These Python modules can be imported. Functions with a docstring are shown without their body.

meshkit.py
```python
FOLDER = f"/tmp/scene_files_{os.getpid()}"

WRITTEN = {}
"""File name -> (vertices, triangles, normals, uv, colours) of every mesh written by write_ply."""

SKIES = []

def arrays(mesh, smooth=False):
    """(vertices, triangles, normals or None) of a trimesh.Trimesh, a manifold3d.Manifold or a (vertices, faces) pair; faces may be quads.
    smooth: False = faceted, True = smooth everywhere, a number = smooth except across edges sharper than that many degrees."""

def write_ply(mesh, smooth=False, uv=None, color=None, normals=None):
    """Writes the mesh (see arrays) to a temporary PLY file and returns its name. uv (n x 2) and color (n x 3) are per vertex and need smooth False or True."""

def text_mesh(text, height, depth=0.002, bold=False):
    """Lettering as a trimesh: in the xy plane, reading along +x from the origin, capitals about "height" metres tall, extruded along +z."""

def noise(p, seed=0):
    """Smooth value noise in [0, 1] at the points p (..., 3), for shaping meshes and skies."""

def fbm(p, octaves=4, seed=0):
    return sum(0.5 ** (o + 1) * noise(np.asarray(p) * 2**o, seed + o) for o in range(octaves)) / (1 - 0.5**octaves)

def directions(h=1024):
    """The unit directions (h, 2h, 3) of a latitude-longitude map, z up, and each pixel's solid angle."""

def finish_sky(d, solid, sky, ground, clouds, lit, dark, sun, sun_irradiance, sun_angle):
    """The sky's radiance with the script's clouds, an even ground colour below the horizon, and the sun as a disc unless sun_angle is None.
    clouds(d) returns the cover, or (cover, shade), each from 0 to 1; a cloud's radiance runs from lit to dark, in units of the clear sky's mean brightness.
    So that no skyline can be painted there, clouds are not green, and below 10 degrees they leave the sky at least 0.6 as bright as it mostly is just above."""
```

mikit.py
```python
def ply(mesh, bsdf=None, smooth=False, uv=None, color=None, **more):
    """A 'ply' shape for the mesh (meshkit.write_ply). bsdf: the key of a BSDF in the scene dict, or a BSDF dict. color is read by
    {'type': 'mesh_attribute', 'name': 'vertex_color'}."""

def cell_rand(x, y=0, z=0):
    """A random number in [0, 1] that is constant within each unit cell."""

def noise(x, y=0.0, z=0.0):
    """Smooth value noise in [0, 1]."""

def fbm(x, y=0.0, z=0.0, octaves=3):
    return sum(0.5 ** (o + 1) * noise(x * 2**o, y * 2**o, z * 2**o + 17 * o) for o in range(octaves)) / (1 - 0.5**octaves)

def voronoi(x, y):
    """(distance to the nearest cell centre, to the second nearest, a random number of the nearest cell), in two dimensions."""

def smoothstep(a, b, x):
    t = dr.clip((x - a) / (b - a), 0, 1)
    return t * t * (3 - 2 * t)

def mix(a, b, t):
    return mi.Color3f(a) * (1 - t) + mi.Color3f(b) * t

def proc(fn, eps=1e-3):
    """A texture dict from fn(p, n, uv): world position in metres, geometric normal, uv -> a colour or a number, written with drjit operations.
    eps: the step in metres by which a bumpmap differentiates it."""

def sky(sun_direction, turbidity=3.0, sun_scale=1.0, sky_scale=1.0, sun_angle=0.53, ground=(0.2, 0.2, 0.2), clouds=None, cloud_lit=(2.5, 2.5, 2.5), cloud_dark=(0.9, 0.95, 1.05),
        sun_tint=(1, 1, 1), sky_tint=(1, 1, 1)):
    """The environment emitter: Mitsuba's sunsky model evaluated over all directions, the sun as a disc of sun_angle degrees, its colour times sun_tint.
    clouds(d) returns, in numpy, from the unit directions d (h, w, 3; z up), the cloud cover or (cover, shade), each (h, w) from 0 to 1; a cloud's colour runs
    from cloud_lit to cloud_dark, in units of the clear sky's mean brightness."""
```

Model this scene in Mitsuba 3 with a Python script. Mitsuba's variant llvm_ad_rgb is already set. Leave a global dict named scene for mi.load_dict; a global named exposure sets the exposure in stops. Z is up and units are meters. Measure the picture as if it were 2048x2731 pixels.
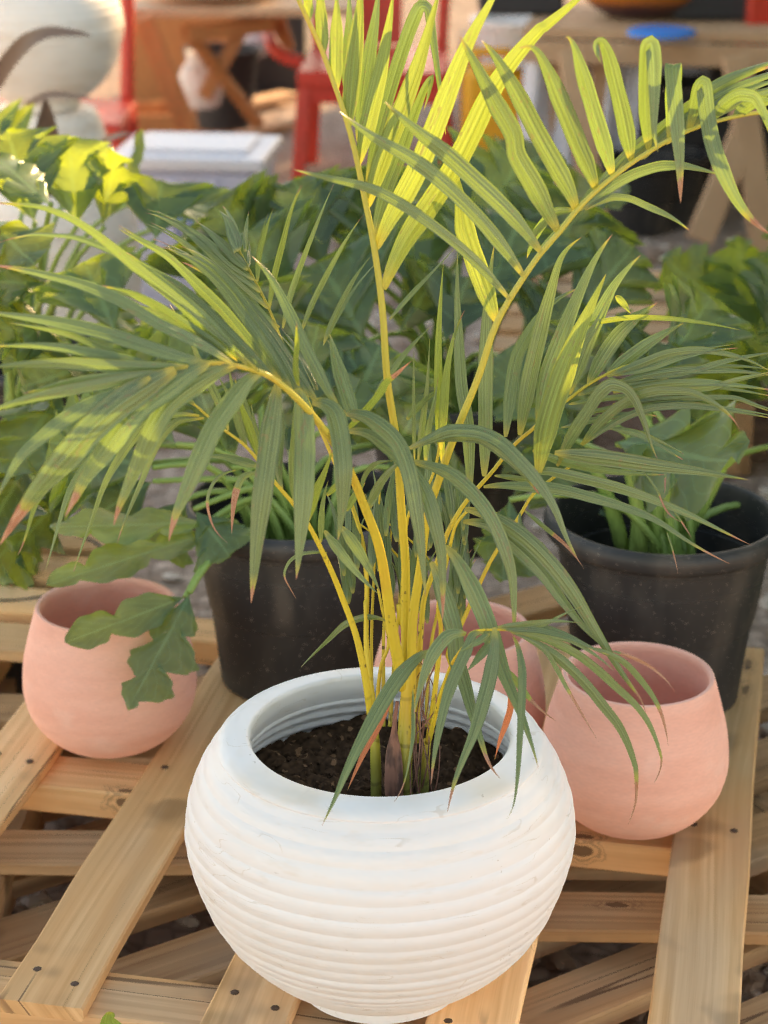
import math, random
import numpy as np, trimesh, drjit as dr, mitsuba as mi
import mikit, meshkit
from mikit import proc, noise, fbm, mix, smoothstep, cell_rand, voronoi

T = mi.ScalarTransform4f
scene, labels = {}, {}

# ------------------------------------------------------------------ camera, sky, exposure
scene['camera'] = {'type': 'thinlens', 'fov': 2 * math.degrees(math.atan(1024 / 5440)), 'fov_axis': 'x', 'aperture_radius': 0.0068,
                   'focus_distance': 2.1, 'near_clip': 0.05, 'far_clip': 400.0,
                   'to_world': T().look_at(origin=[0, 0, 1.284], target=[0, math.cos(math.radians(21.2)), 1.284 - math.sin(math.radians(21.2))], up=[0, 0, 1])}
SUN = (0.50, 0.78, 0.40)
scene['sky'] = mikit.sky(SUN, turbidity=3.0, sun_scale=0.7, sun_angle=0.8, sky_tint=(1.52, 1.02, 0.69), sun_tint=(1.1, 0.95, 0.76))
exposure = 4.15
SHADE_BUSHES = [(1.08, 2.7, 1.6, .7), (1.38, 3.4, 1.65, .9), (1.60, 4.15, 2.02, 1.0), (1.84, 5.0, 2.55, 1.2), (2.1, 5.95, 2.7, 1.2), (2.35, 6.9, 2.9, 1.3), (2.6, 8.1, 3.2, 1.4), (2.85, 9.3, 3.5, 1.5), (3.1, 10.6, 3.7, 1.5), (3.4, 12.0, 3.8, 1.6), (3.75, 13.5, 3.9, 1.7)]

# ------------------------------------------------------------------ helpers
def rgb(*c):
    return {'type': 'rgb', 'value': list(c)}

def plain(name, color, rough=0.6, **more):
    scene[name] = {'type': 'twosided', 'b': {'type': 'principled', 'base_color': color if isinstance(color, dict) else rgb(*color), 'roughness': rough, **more}}

used = {}
def numbered(name):
    n = used.get(name, 0)
    used[name] = n + 1
    return name if n == 0 else '%s_%03d' % (name, n)

def add(name, mesh, bsdf, parent=None, smooth=False, label=None, category=None, group=None, kind=None, **more):
    key = numbered(parent + '__' + name if parent else name)
    scene[key] = mikit.ply(mesh, bsdf, smooth=smooth, **more)
    info(key, label, category, group, kind)
    return key

def info(key, label=None, category=None, group=None, kind=None):
    d = {k: v for k, v in (('label', label), ('category', category), ('group', group), ('kind', kind)) if v}
    if d:
        labels[key] = d

def thing(name, label, category, group=None):
    key = numbered(name)
    info(key, label, category, group)
    return key

def cat(parts):
    v, f, n = [], [], 0
    for a, b in parts:
        a, b = np.asarray(a, float), np.asarray(b, int)
        if b.shape[1] == 4:
            b = np.vstack([b[:, [0, 1, 2]], b[:, [0, 2, 3]]])
        v.append(a); f.append(b + n); n += len(a)
    return np.vstack(v), np.vstack(f)

def tm(m):
    return np.array(m.vertices), np.array(m.faces)

def spline(p, n):
    """Points on a smooth curve through p, evenly spaced."""
    p = np.asarray(p, float)
    if len(p) == 2:
        return p[0] + (p[1] - p[0]) * np.linspace(0, 1, n)[:, None]
    t = np.r_[0, np.cumsum(np.linalg.norm(np.diff(p, axis=0), axis=1) ** 0.6)]
    from scipy.interpolate import CubicSpline, PchipInterpolator
    c = PchipInterpolator(t, p) if len(p) > 2 else None
    fine = c(np.linspace(0, t[-1], 12 * len(p)))
    for _ in range(6):
        fine[1:-1] = fine[1:-1] * .5 + (fine[:-2] + fine[2:]) * .25
    s = np.r_[0, np.cumsum(np.linalg.norm(np.diff(fine, axis=0), axis=1))]
    u = np.linspace(0, s[-1], n)
    return np.stack([np.interp(u, s, fine[:, k]) for k in range(3)], 1)

def tube(p, r, sides=8, n=None, closed_ends=True):
    c = spline(p, n) if n else np.asarray(p, float)
    n = len(c)
    r = np.interp(np.linspace(0, 1, n), np.linspace(0, 1, np.size(r)), np.atleast_1d(r))
    t = np.gradient(c, axis=0)
    t /= np.linalg.norm(t, axis=1, keepdims=True) + 1e-12
    x = np.cross(t[0], [0.3, 0.5, 0.81]); x /= np.linalg.norm(x)
    v = []
    a = np.arange(sides) * 2 * np.pi / sides
    for i in range(n):
        x = x - t[i] * (x @ t[i]); x /= np.linalg.norm(x)
        y = np.cross(t[i], x)
        v.append(c[i] + r[i] * (np.cos(a)[:, None] * x + np.sin(a)[:, None] * y))
    v = np.vstack(v + [c[:1], c[-1:]])
    f = []
    for i in range(n - 1):
        for j in range(sides):
            a0, a1 = i * sides + j, i * sides + (j + 1) % sides
            f += [[a0, a1, a1 + sides], [a0, a1 + sides, a0 + sides]]
    for j in range(sides):
        f += [[n * sides, (j + 1) % sides, j], [n * sides + 1, (n - 1) * sides + j, (n - 1) * sides + (j + 1) % sides]]
    return v, np.array(f)

def lathe(profile, n=96, center=(0, 0, 0), wobble=0.0, seed=0):
    p = np.asarray(profile, float)
    a = np.arange(n) * 2 * np.pi / n
    v = np.stack([np.outer(p[:, 0], np.cos(a)), np.outer(p[:, 0], np.sin(a)), np.repeat(p[:, 1:2], n, 1)], -1).reshape(-1, 3)
    if wobble:
        d = meshkit.fbm(v * 14, 3, seed) - .5
        rr = np.linalg.norm(v[:, :2], axis=1, keepdims=True) + 1e-9
        v[:, :2] *= 1 + wobble * d[:, None] / rr
    f = []
    for i in range(len(p) - 1):
        j = np.arange(n)
        f.append(np.stack([i * n + j, i * n + (j + 1) % n, (i + 1) * n + (j + 1) % n, (i + 1) * n + j], 1))
    return v + np.asarray(center), np.vstack(f)

def curve2(pts, n):
    pts = np.asarray(pts, float)
    s = spline(np.c_[pts, np.zeros(len(pts))], n)
    return s[:, :2]

def box(size, center=(0, 0, 0), rz=0.0, ry=0.0, rx=0.0, bevel=0.003):
    """A box with chamfered edges as (vertices, faces)."""
    h = np.asarray(size, float) / 2
    b = min(bevel, 0.3 * h.min())
    pts = []
    for s in np.ndindex(2, 2, 2):
        s = np.array(s) * 2 - 1
        for k in range(3):
            q = s * (h - b); q[k] = s[k] * h[k]
            pts.append(q)
    m = trimesh.Trimesh(np.array(pts)).convex_hull
    v, f = tm(m)
    R = trimesh.transformations.euler_matrix(rx, ry, rz)[:3, :3]
    return v @ R.T + np.asarray(center), f

def bar(a, b, w, d, side=(0, 0, 1), bevel=0.003):
    """A squared timber from a to b, w wide across 'side' and d deep."""
    a, b = np.asarray(a, float), np.asarray(b, float)
    L = np.linalg.norm(b - a); z = (b - a) / L
    x = np.asarray(side if abs(np.dot(side, z)) < .99 else (1, 0, 0), float); x = x - z * (x @ z); x /= np.linalg.norm(x)
    y = np.cross(z, x)
    v, f = box((w, d, L), bevel=bevel)
    return v @ np.stack([x, y, z]) + (a + b) / 2, f

RNG = random.Random(11)
def wood(name, mesh_local, frame, bsdf, parent, along=1, **more):
    """A board whose grain follows its local axis 'along'; frame = (origin, 3 x 3 rows)."""
    v, f = mesh_local
    o, R = frame
    other = [k for k in range(3) if k != along]
    k = RNG.randrange(64)
    uv = np.stack([v[:, other[0]] + 0.7 * v[:, other[1]] + k, v[:, along] + RNG.uniform(0, 9)], 1)
    m = trimesh.Trimesh(v, f, process=False)
    # facets keep their own corners so that the edges stay crisp
    w = v @ R + o
    idx = f.reshape(-1)
    return add(name, (w[idx], np.arange(len(idx)).reshape(-1, 3)), bsdf, parent, uv=uv[idx], **more)

def plank(L, W, H, seg=14, seed=0, rough=0.0012):
    """A sawn board along local y, chamfered, with slightly uneven edges; its top at local z = 0."""
    c = 0.0025
    prof = np.array([(-W/2 + c, -H), (W/2 - c, -H), (W/2, -H + c), (W/2, -c), (W/2 - c, 0), (-W/2 + c, 0), (-W/2, -c), (-W/2, -H + c)])
    ys = np.linspace(-L/2, L/2, seg + 1)
    v = np.array([[x, y, z] for y in ys for x, z in prof])
    r = np.random.RandomState(seed)
    side = np.interp(ys, np.linspace(-L/2, L/2, 9), r.randn(9) * rough)
    side2 = np.interp(ys, np.linspace(-L/2, L/2, 9), r.randn(9) * rough)
    lift = np.interp(ys, np.linspace(-L/2, L/2, 5), r.randn(5) * rough * .6)
    for i in range(seg + 1):
        q = slice(i * 8, i * 8 + 8)
        v[q, 0] += np.where(prof[:, 0] > 0, side[i], side2[i])
        v[q, 2] += lift[i]
    f = []
    for i in range(seg):
        for j in range(8):
            a, b = i * 8 + j, i * 8 + (j + 1) % 8
            f += [[a, b + 8, b], [a, a + 8, b + 8]]
    for k in range(1, 7):
        f += [[0, k, k + 1], [seg * 8, seg * 8 + k + 1, seg * 8 + k]]
    f = np.array(f)[:, ::-1]
    return v, f

# ------------------------------------------------------------------ materials
def wood_tex(light, dark, warm):
    def fn(p, n, uv):
        k = dr.floor(uv.x + 0.5)
        x, y = (uv.x - k), uv.y
        tone = cell_rand(k, 3)
        bend = (noise(x * 9 + k * 7, y * 2.2, 1.5) - .5) * 0.05
        rings = noise((x + bend) * 230 + k * 13, y * 2.6, k)
        fine = noise((x + bend) * 900, y * 22, k + 5)
        broad = fbm(x * 16 + k, y * 4.5, k * 2.0, 3)
        kn1, kn2, which = voronoi(x * 9 + k * 3.1, y * 3.2)
        sel = dr.select(which > 0.55, 1.0, 0.0)
        kd = kn1 * (0.8 + 0.6 * noise(x * 200, y * 120, k))
        knot = (smoothstep(0.062, 0.048, kd) + 0.45 * smoothstep(0.012, 0.004, dr.abs(kd - 0.085)) + 0.3 * smoothstep(0.012, 0.004, dr.abs(kd - 0.115))) * sel
        crack = smoothstep(0.030, 0.008, dr.abs(noise((x + bend) * 60 + k * 5, y * 1.1, k + 9) - 0.5)) * smoothstep(0.55, 0.7, noise(x * 14, y * 3.5, k + 4))
        grey = smoothstep(0.52, 0.72, fbm(x * 10 + 7, y * 2.4, k + 3.0, 3))
        t = dr.clip(0.85 * rings + 0.3 * fine + 0.5 * broad - 0.4, 0, 1)
        c = mix(light, dark, t)
        c = mix(c, warm, smoothstep(0.35, 0.75, broad) * 0.5)
        stain = smoothstep(0.60, 0.78, fbm(p.x * 11, p.y * 11, p.z * 11 + k, 3))
        c = c * (0.76 + 0.45 * tone) * (1 - 0.38 * stain)
        c = mix(c, (0.40, 0.33, 0.26), grey * 0.30)
        c = mix(c, (0.09, 0.05, 0.03), crack * 0.75)
        return mix(c, mi.Color3f(0.13, 0.075, 0.04), dr.clip(knot, 0, 1) * 0.85)
    return fn
def wood_h(p, n, uv):
    k = dr.floor(uv.x + 0.5)
    x, y = (uv.x - k), uv.y
    return noise(x * 420, y * 9, k) * 0.6 + noise(x * 1500, y * 60, k) * 0.4
def woodmat(name, light, dark, warm, rough=0.7):
    scene[name] = {'type': 'twosided', 'b': {'type': 'bumpmap', 'bump': proc(wood_h, 5e-4), 'scale': 0.0006,
                   'b': {'type': 'principled', 'base_color': proc(wood_tex(light, dark, warm)), 'roughness': rough, 'specular': 0.3}}}
woodmat('pale_wood', (0.88, 0.58, 0.31), (0.62, 0.36, 0.155), (0.80, 0.44, 0.185))
woodmat('old_wood', (0.62, 0.40, 0.22), (0.36, 0.205, 0.10), (0.56, 0.30, 0.125), 0.8)
plain('rust', proc(lambda p, n, uv: mix((0.05, 0.035, 0.025), (0.11, 0.06, 0.035), noise(p.x * 900, p.y * 900, p.z * 900))), 0.7)

def white_pot_tex(p, n, uv):
    dirt = smoothstep(0.60, 0.82, fbm(p.x * 34, p.y * 34, p.z * 90, 4))
    fleck = smoothstep(0.80, 0.86, noise(p.x * 330, p.y * 330, p.z * 420))
    warm = smoothstep(0.56, 0.78, fbm(p.x * 9 + 4, p.y * 9, p.z * 40, 3))
    top = smoothstep(0.27, 0.30, p.z)
    c = mix((0.69, 0.705, 0.735), (0.66, 0.60, 0.51), 0.14 * warm + 0.6 * top * warm)
    a = dr.atan2(p.y - 1.9, p.x)
    line = smoothstep(0.030, 0.010, dr.abs(noise(a * 5, p.z * 190 + 0.6 * noise(a * 9, p.z * 20), 3.0) - 0.5)) * smoothstep(0.55, 0.72, fbm(a * 6, p.z * 46, 8.0, 3))
    c = mix(c, (0.50, 0.45, 0.39), line * 0.4)
    c = mix(c, (0.58, 0.52, 0.44), dirt * 0.22)
    return mix(c, (0.30, 0.25, 0.2), fleck * 0.6 * smoothstep(.66, .85, fbm(p.x * 30, p.y * 30, p.z * 30, 2)))
def white_pot_h(p, n, uv):
    a = dr.atan2(p.y - 1.9, p.x) * 0.21
    return fbm(a * 60, p.z * 420, 0.5, 3) * 0.6 + noise(p.x * 700, p.y * 700, p.z * 900) * 0.25
scene['white_clay'] = {'type': 'twosided', 'b': {'type': 'bumpmap', 'bump': proc(white_pot_h, 6e-4), 'scale': 0.0007,
                       'b': {'type': 'principled', 'base_color': proc(white_pot_tex), 'roughness': 0.36, 'specular': 0.45}}}
plain('white_paint', proc(lambda p, n, uv: mix((0.80, 0.755, 0.71), (0.70, 0.62, 0.54), smoothstep(.45, .8, fbm(p.x * 8, p.y * 8, p.z * 30, 3)))), 0.5)
def terracotta_tex(p, n, uv):
    b = fbm(p.x * 10, p.y * 10, p.z * 46, 4)
    f = noise(p.x * 220, p.y * 220, p.z * 500)
    chalk = smoothstep(.60, .78, fbm(p.x * 22 + 3, p.y * 22, p.z * 22, 4)) * .35
    c = mix(mix((0.73, 0.405, 0.325), (0.77, 0.455, 0.375), smoothstep(0.3, 0.7, b)), (0.80, 0.56, 0.49), chalk)
    return c * (0.94 + 0.1 * f)
scene['pink_clay'] = {'type': 'twosided', 'b': {'type': 'bumpmap', 'bump': proc(lambda p, n, uv: fbm(p.x * 40, p.y * 40, p.z * 420, 3), 6e-4), 'scale': 0.0004,
                      'b': {'type': 'principled', 'base_color': proc(terracotta_tex), 'roughness': 0.75, 'specular': 0.25}}}
def black_plastic_tex(p, n, uv):
    d = smoothstep(0.40, 0.78, fbm(p.x * 22, p.y * 22, p.z * 6, 4)) * (0.5 + 0.9 * smoothstep(.35, .7, fbm(p.x * 7, p.y * 7, p.z * 12, 2)))
    s = smoothstep(0.83, 0.88, noise(p.x * 260, p.y * 260, p.z * 260))
    return mix(mix((0.030, 0.031, 0.034), (0.070, 0.064, 0.060), d), (0.2, 0.17, 0.15), s * 0.5)
plain('black_plastic', proc(black_plastic_tex), 0.48, specular=0.4)
def soil_tex(p, n, uv):
    v = noise(p.x * 240, p.y * 240, p.z * 240)
    w = smoothstep(0.78, 0.84, noise(p.x * 130 + 9, p.y * 130, p.z * 130))
    return mix(mix((0.022, 0.014, 0.009), (0.085, 0.052, 0.032), v), (0.20, 0.12, 0.07), w)
plain('soil_earth', proc(soil_tex), 0.95, specular=0.15)
plain('dark_soil', (0.018, 0.012, 0.009), 0.95)

def blade(name, refl, trans, share, rough, veins=True):
    def colour(base, vein, yellow):
        def fn(p, n, uv):
            k = dr.floor(uv.x)
            t, v = uv.x - k, uv.y
            r = cell_rand(k, 7)
            st = noise(t * 22 + k * 9, v * 3.0, k) * 0.6 + noise(t * 60, v * 5, k + 2) * 0.4
            c = mi.Color3f(*base) * (0.55 + 0.30 * r + 0.80 * st)
            mid = smoothstep(0.040, 0.012, dr.abs(t - 0.5)) + 0.7 * smoothstep(0.03, 0.008, dr.abs(dr.abs(t - 0.5) - 0.22)) + 0.4 * smoothstep(0.03, 0.008, dr.abs(dr.abs(t - 0.5) - 0.37))
            c = mix(c, vein, dr.clip(mid, 0, 1) * 0.6)
            foot = smoothstep(0.10, 0.0, v)
            c = mix(c, yellow, foot * 0.7)
            near = smoothstep(0.93, 0.995, v) * smoothstep(1.0, 1.004, uv.y * 0 + 1.01)
            c = mix(c, yellow, near * 0.55)
            spot = smoothstep(0.80, 0.86, noise(t * 9 + k * 3, v * 46, k)) * 0.5
            c = mix(c, (0.23, 0.17, 0.08), spot * smoothstep(.55, .75, noise(t * 3, v * 5, k * 2.0)))
            dry = smoothstep(1.0, 1.02, v + (noise(t * 6, v * 9, k) - .5) * 0.03)
            brown = mix((0.30, 0.115, 0.055), (0.42, 0.27, 0.19), noise(t * 12, v * 30, k))
            return mix(c, brown, dry)
        return fn
    scene[name] = {'type': 'blendbsdf', 'weight': share,
                   'a': {'type': 'twosided', 'b': {'type': 'principled', 'base_color': proc(colour(refl, [min(1, 2.2 * x) for x in refl], (0.36, 0.34, 0.06))), 'roughness': rough, 'specular': 0.5}},
                   'b': {'type': 'principledthin', 'base_color': proc(colour(trans, [0.75 * x for x in trans], (0.75, 0.60, 0.03))), 'diff_trans': 2.0, 'spec_trans': 0.0, 'roughness': rough}}
blade('palm_green', (0.110, 0.150, 0.080), (0.26, 0.40, 0.03), 0.23, 0.36)
blade('palm_bright', (0.13, 0.19, 0.055), (0.36, 0.45, 0.03), 0.34, 0.42)  # yellower, clearer blades: part of their sunlit look is put into the colour
blade('palm_dead', (0.42, 0.15, 0.07), (0.60, 0.20, 0.07), 0.35, 0.7)

def lobed(name, refl, trans, share):
    def colour(base, vein):
        def fn(p, n, uv):
            k = dr.floor(uv.x)
            t, v = uv.x - k, uv.y
            c = mi.Color3f(*base) * (0.7 + 0.4 * cell_rand(k, 2) + 0.35 * fbm(t * 7, v * 12, k, 3))
            d = dr.abs(t - 0.5)
            mid = smoothstep(0.035, 0.014, d) + 0.35 * smoothstep(0.47, 0.485, d) + 0.7 * smoothstep(0.07, 0.02, dr.abs((v * 9 - d * 5) - dr.floor(v * 9 - d * 5) - 0.5))
            return mix(c, vein, dr.clip(mid, 0, 1) * 0.55)
        return fn
    scene[name] = {'type': 'blendbsdf', 'weight': share,
                   'a': {'type': 'twosided', 'b': {'type': 'principled', 'base_color': proc(colour(refl, [min(1, 2.8 * x) for x in refl])), 'roughness': 0.26, 'specular': 0.5}},
                   'b': {'type': 'principledthin', 'base_color': proc(colour(trans, [1.2 * x for x in trans])), 'diff_trans': 2.0, 'spec_trans': 0.0, 'roughness': 0.4}}
lobed('lobed_green', (0.062, 0.102, 0.052), (0.60, 0.76, 0.03), 0.27)

def stalk_tex(p, n, uv):
    g = smoothstep(0.22, 0.36, p.z)
    ring = smoothstep(0.06, 0.02, dr.abs(p.z * 21 + 0.25 * noise(p.x * 90, p.y * 90, 0.0) - dr.floor(p.z * 21 + 0.25 * noise(p.x * 90, p.y * 90, 0.0)) - 0.5)) * smoothstep(0.42, 0.30, p.z)
    sp = ring * 0.5 + smoothstep(0.70, 0.80, noise(p.x * 420, p.y * 420, p.z * 200)) * smoothstep(.54, .66, fbm(p.x * 50, p.y * 50, p.z * 18, 3)) * smoothstep(0.62, 0.40, p.z)
    c = mix((0.16, 0.19, 0.05), (0.53, 0.44, 0.03), g)
    c = mix(c, (0.42, 0.40, 0.06), smoothstep(0.50, 0.80, p.z))
    c = mix(c, (0.58, 0.36, 0.03), smoothstep(.58, .8, fbm(p.x * 30, p.y * 30, p.z * 9, 2)) * 0.45)
    return mix(c, (0.06, 0.042, 0.022), dr.clip(sp, 0, 1) * 0.85)
plain('palm_stalk', proc(stalk_tex), 0.42, specular=0.5)
plain('sheath_husk', proc(lambda p, n, uv: mix((0.24, 0.12, 0.085), (0.09, 0.05, 0.04), smoothstep(.4, .7, fbm(p.x * 160, p.y * 160, p.z * 40, 3)))), 0.85)
plain('leaf_stalk', proc(lambda p, n, uv: mix((0.16, 0.27, 0.06), (0.26, 0.36, 0.09), fbm(p.x * 20, p.y * 20, p.z * 8, 2))), 0.4, specular=0.5)
plain('red_paint', proc(lambda p, n, uv: mix((0.62, 0.035, 0.018), (0.50, 0.06, 0.035), fbm(p.x * 9, p.y * 9, p.z * 9, 3))), 0.4)
plain('orange_timber', proc(lambda p, n, uv: mix((0.50, 0.22, 0.07), (0.34, 0.13, 0.04), fbm(p.x * 20, p.y * 20, p.z * 4, 3))), 0.55)
plain('tan_timber', proc(lambda p, n, uv: mix((0.62, 0.41, 0.25), (0.46, 0.27, 0.15), fbm(p.x * 14, p.y * 14, p.z * 5, 3))), 0.65)
plain('lilac_plastic', (0.52, 0.54, 0.70), 0.4)
plain('lid_plastic', (0.66, 0.66, 0.73), 0.4)
plain('blue_plastic', (0.02, 0.22, 0.72), 0.35)
plain('yellow_plastic', (0.80, 0.40, 0.02), 0.4)
plain('grey_panel', (0.30, 0.30, 0.32), 0.6)
plain('dark_panel', (0.03, 0.03, 0.035), 0.6)
plain('white_plastic', (0.78, 0.77, 0.78), 0.4)
plain('label_blue', (0.22, 0.36, 0.66), 0.5)
plain('label_orange', (0.72, 0.42, 0.12), 0.5)
plain('strap_leaf_and_shade', (0.15, 0.10, 0.075), 0.4)
plain('glaze', proc(lambda p, n, uv: mix(mix((0.05, 0.018, 0.03), (0.50, 0.16, 0.02), smoothstep(0.395, 0.435, p.z + 0.02 * noise(p.x * 12, p.y * 12, p.z * 12))), (0.62, 0.33, 0.03), smoothstep(.42, .50, p.z) * smoothstep(.4, .7, fbm(p.x * 7, p.y * 7, p.z * 7, 2)))), 0.15, clearcoat=0.8)
def ground_tex(p, n, uv):
    d1, d2, k = voronoi(p.x * 30, p.y * 30)
    b = fbm(p.x * 1.3, p.y * 1.3, 0.0, 4)
    c = mix((0.28, 0.20, 0.16), (0.42, 0.33, 0.28), b)
    c = mix(c, mix((0.22, 0.15, 0.11), (0.55, 0.45, 0.38), k), 0.55)
    return c * (0.75 + 0.35 * smoothstep(0.0, 0.35, d2 - d1))
scene['gravel_ground'] = {'type': 'twosided', 'b': {'type': 'bumpmap', 'bump': proc(lambda p, n, uv: smoothstep(0.6, 0.0, voronoi(p.x * 30, p.y * 30)[0]) + 0.4 * fbm(p.x * 90, p.y * 90, 0.0, 2), 2e-3), 'scale': 0.006,
                          'b': {'type': 'principled', 'base_color': proc(ground_tex), 'roughness': 0.9, 'specular': 0.2}}}
for i, c in enumerate(((0.42, 0.31, 0.24), (0.68, 0.60, 0.53), (0.30, 0.21, 0.16))):
    plain('stone_%s' % 'abc'[i], proc(lambda p, n, uv, c=c: mi.Color3f(*c) * (0.7 + 0.5 * fbm(p.x * 40, p.y * 40, p.z * 40, 3))), 0.8)

# ------------------------------------------------------------------ ground
GZ = -0.30
g = np.linspace(-1, 1, 61)
gx, gy = np.meshgrid(np.sign(g) * np.abs(g) ** 3 * 160, np.sign(g) * np.abs(g) ** 3 * 160 + 4)
gv = np.stack([gx.ravel(), gy.ravel(), np.full(gx.size, GZ)], 1)
gi = np.arange(60 * 60); r_, c_ = gi // 60, gi % 60
gf = np.stack([r_ * 61 + c_, r_ * 61 + c_ + 1, r_ * 61 + c_ + 62, r_ * 61 + c_ + 61], 1)
add('ground', (gv, gf), 'gravel_ground', label='stony pinkish brown earth under the pallets and the furniture', kind='structure')
rs = np.random.RandomState(4)
ico = tm(trimesh.creation.icosphere(subdivisions=1, radius=1.0))
def pebbles(n, xr, yr, size, mats, seed):
    r = np.random.RandomState(seed)
    bunch = [[] for _ in mats]
    for i in range(n):
        s = size * r.lognormal(0, .35)
        sc = s * r.uniform(.6, 1.2, 3) * np.array([1, 1, .65])
        R = trimesh.transformations.euler_matrix(r.uniform(-.4, .4), r.uniform(-.4, .4), r.uniform(0, 6.28))[:3, :3]
        v = ico[0] * (1 + .22 * r.randn(len(ico[0]), 1)) * sc
        bunch[r.randint(len(mats))].append((v @ R.T + [r.uniform(*xr), r.uniform(*yr), GZ + sc[2] * .45], ico[1]))
    return bunch
stones = [pebbles(1500, (-1.3, 1.6), (1.3, 3.4), .013, 'abc', 1), pebbles(1400, (-1.8, 2.2), (3.4, 7.5), .016, 'abc', 2), pebbles(900, (0.40, 1.0), (1.9, 3.2), .014, 'abc', 3)]
for i in range(3):
    key = 'gravel' if i == 0 else 'gravel__%03d' % i
    scene['gravel__%03d' % (i + 1)] = mikit.ply(cat([m for s in stones for m in s[i]]), 'stone_' + 'abc'[i], smooth=40)
labels['gravel'] = {'label': 'loose pale and brown pebbles scattered over the earth', 'category': 'gravel', 'kind': 'stuff'}

# ------------------------------------------------------------------ pallets
def rows(yaw):
    c, s = math.cos(yaw), math.sin(yaw)
    return np.array([[c, -s, 0], [s, c, 0], [0, 0, 1.0]])      # local x to the right, local y away from the camera
def to_frame(p, R):
    return R @ np.asarray(p, float)
def nails(parent, spots, R, z):
    for x, y in spots:
        m = lathe([(0, .0006), (.0038, .0007), (.0048, 0), (.0048, -.003)], 10)
        o = np.array([x, y, z]) @ R
        add('nail', (m[0] + o, m[1]), 'rust', parent, smooth=40)
A = math.radians(11.4)
RA = rows(A)
uc = [to_frame(p, RA)[0] for p in ((-0.3729, 1.8417, 0), (-0.1453, 1.8315, 0), (0.0936, 1.8248, 0), (0.3288, 1.8248, 0))]
v0 = to_frame((-0.372, 1.8513, 0), RA)[1]
pitch = (uc[3] - uc[0]) / 3
uc = [uc[0] - pitch] + uc
fbv = [to_frame((-0.2554, 1.8834, -0.017), RA)[1], to_frame((-0.3438, 2.3862, -0.017), RA)[1]]
fbv.append(2 * fbv[1] - fbv[0])
LEN = fbv[2] + .06 - v0
pal = thing('wooden_pallet', 'pale slatted wooden pallet on top of the stack, carrying the white planter', 'pallet', None)
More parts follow.
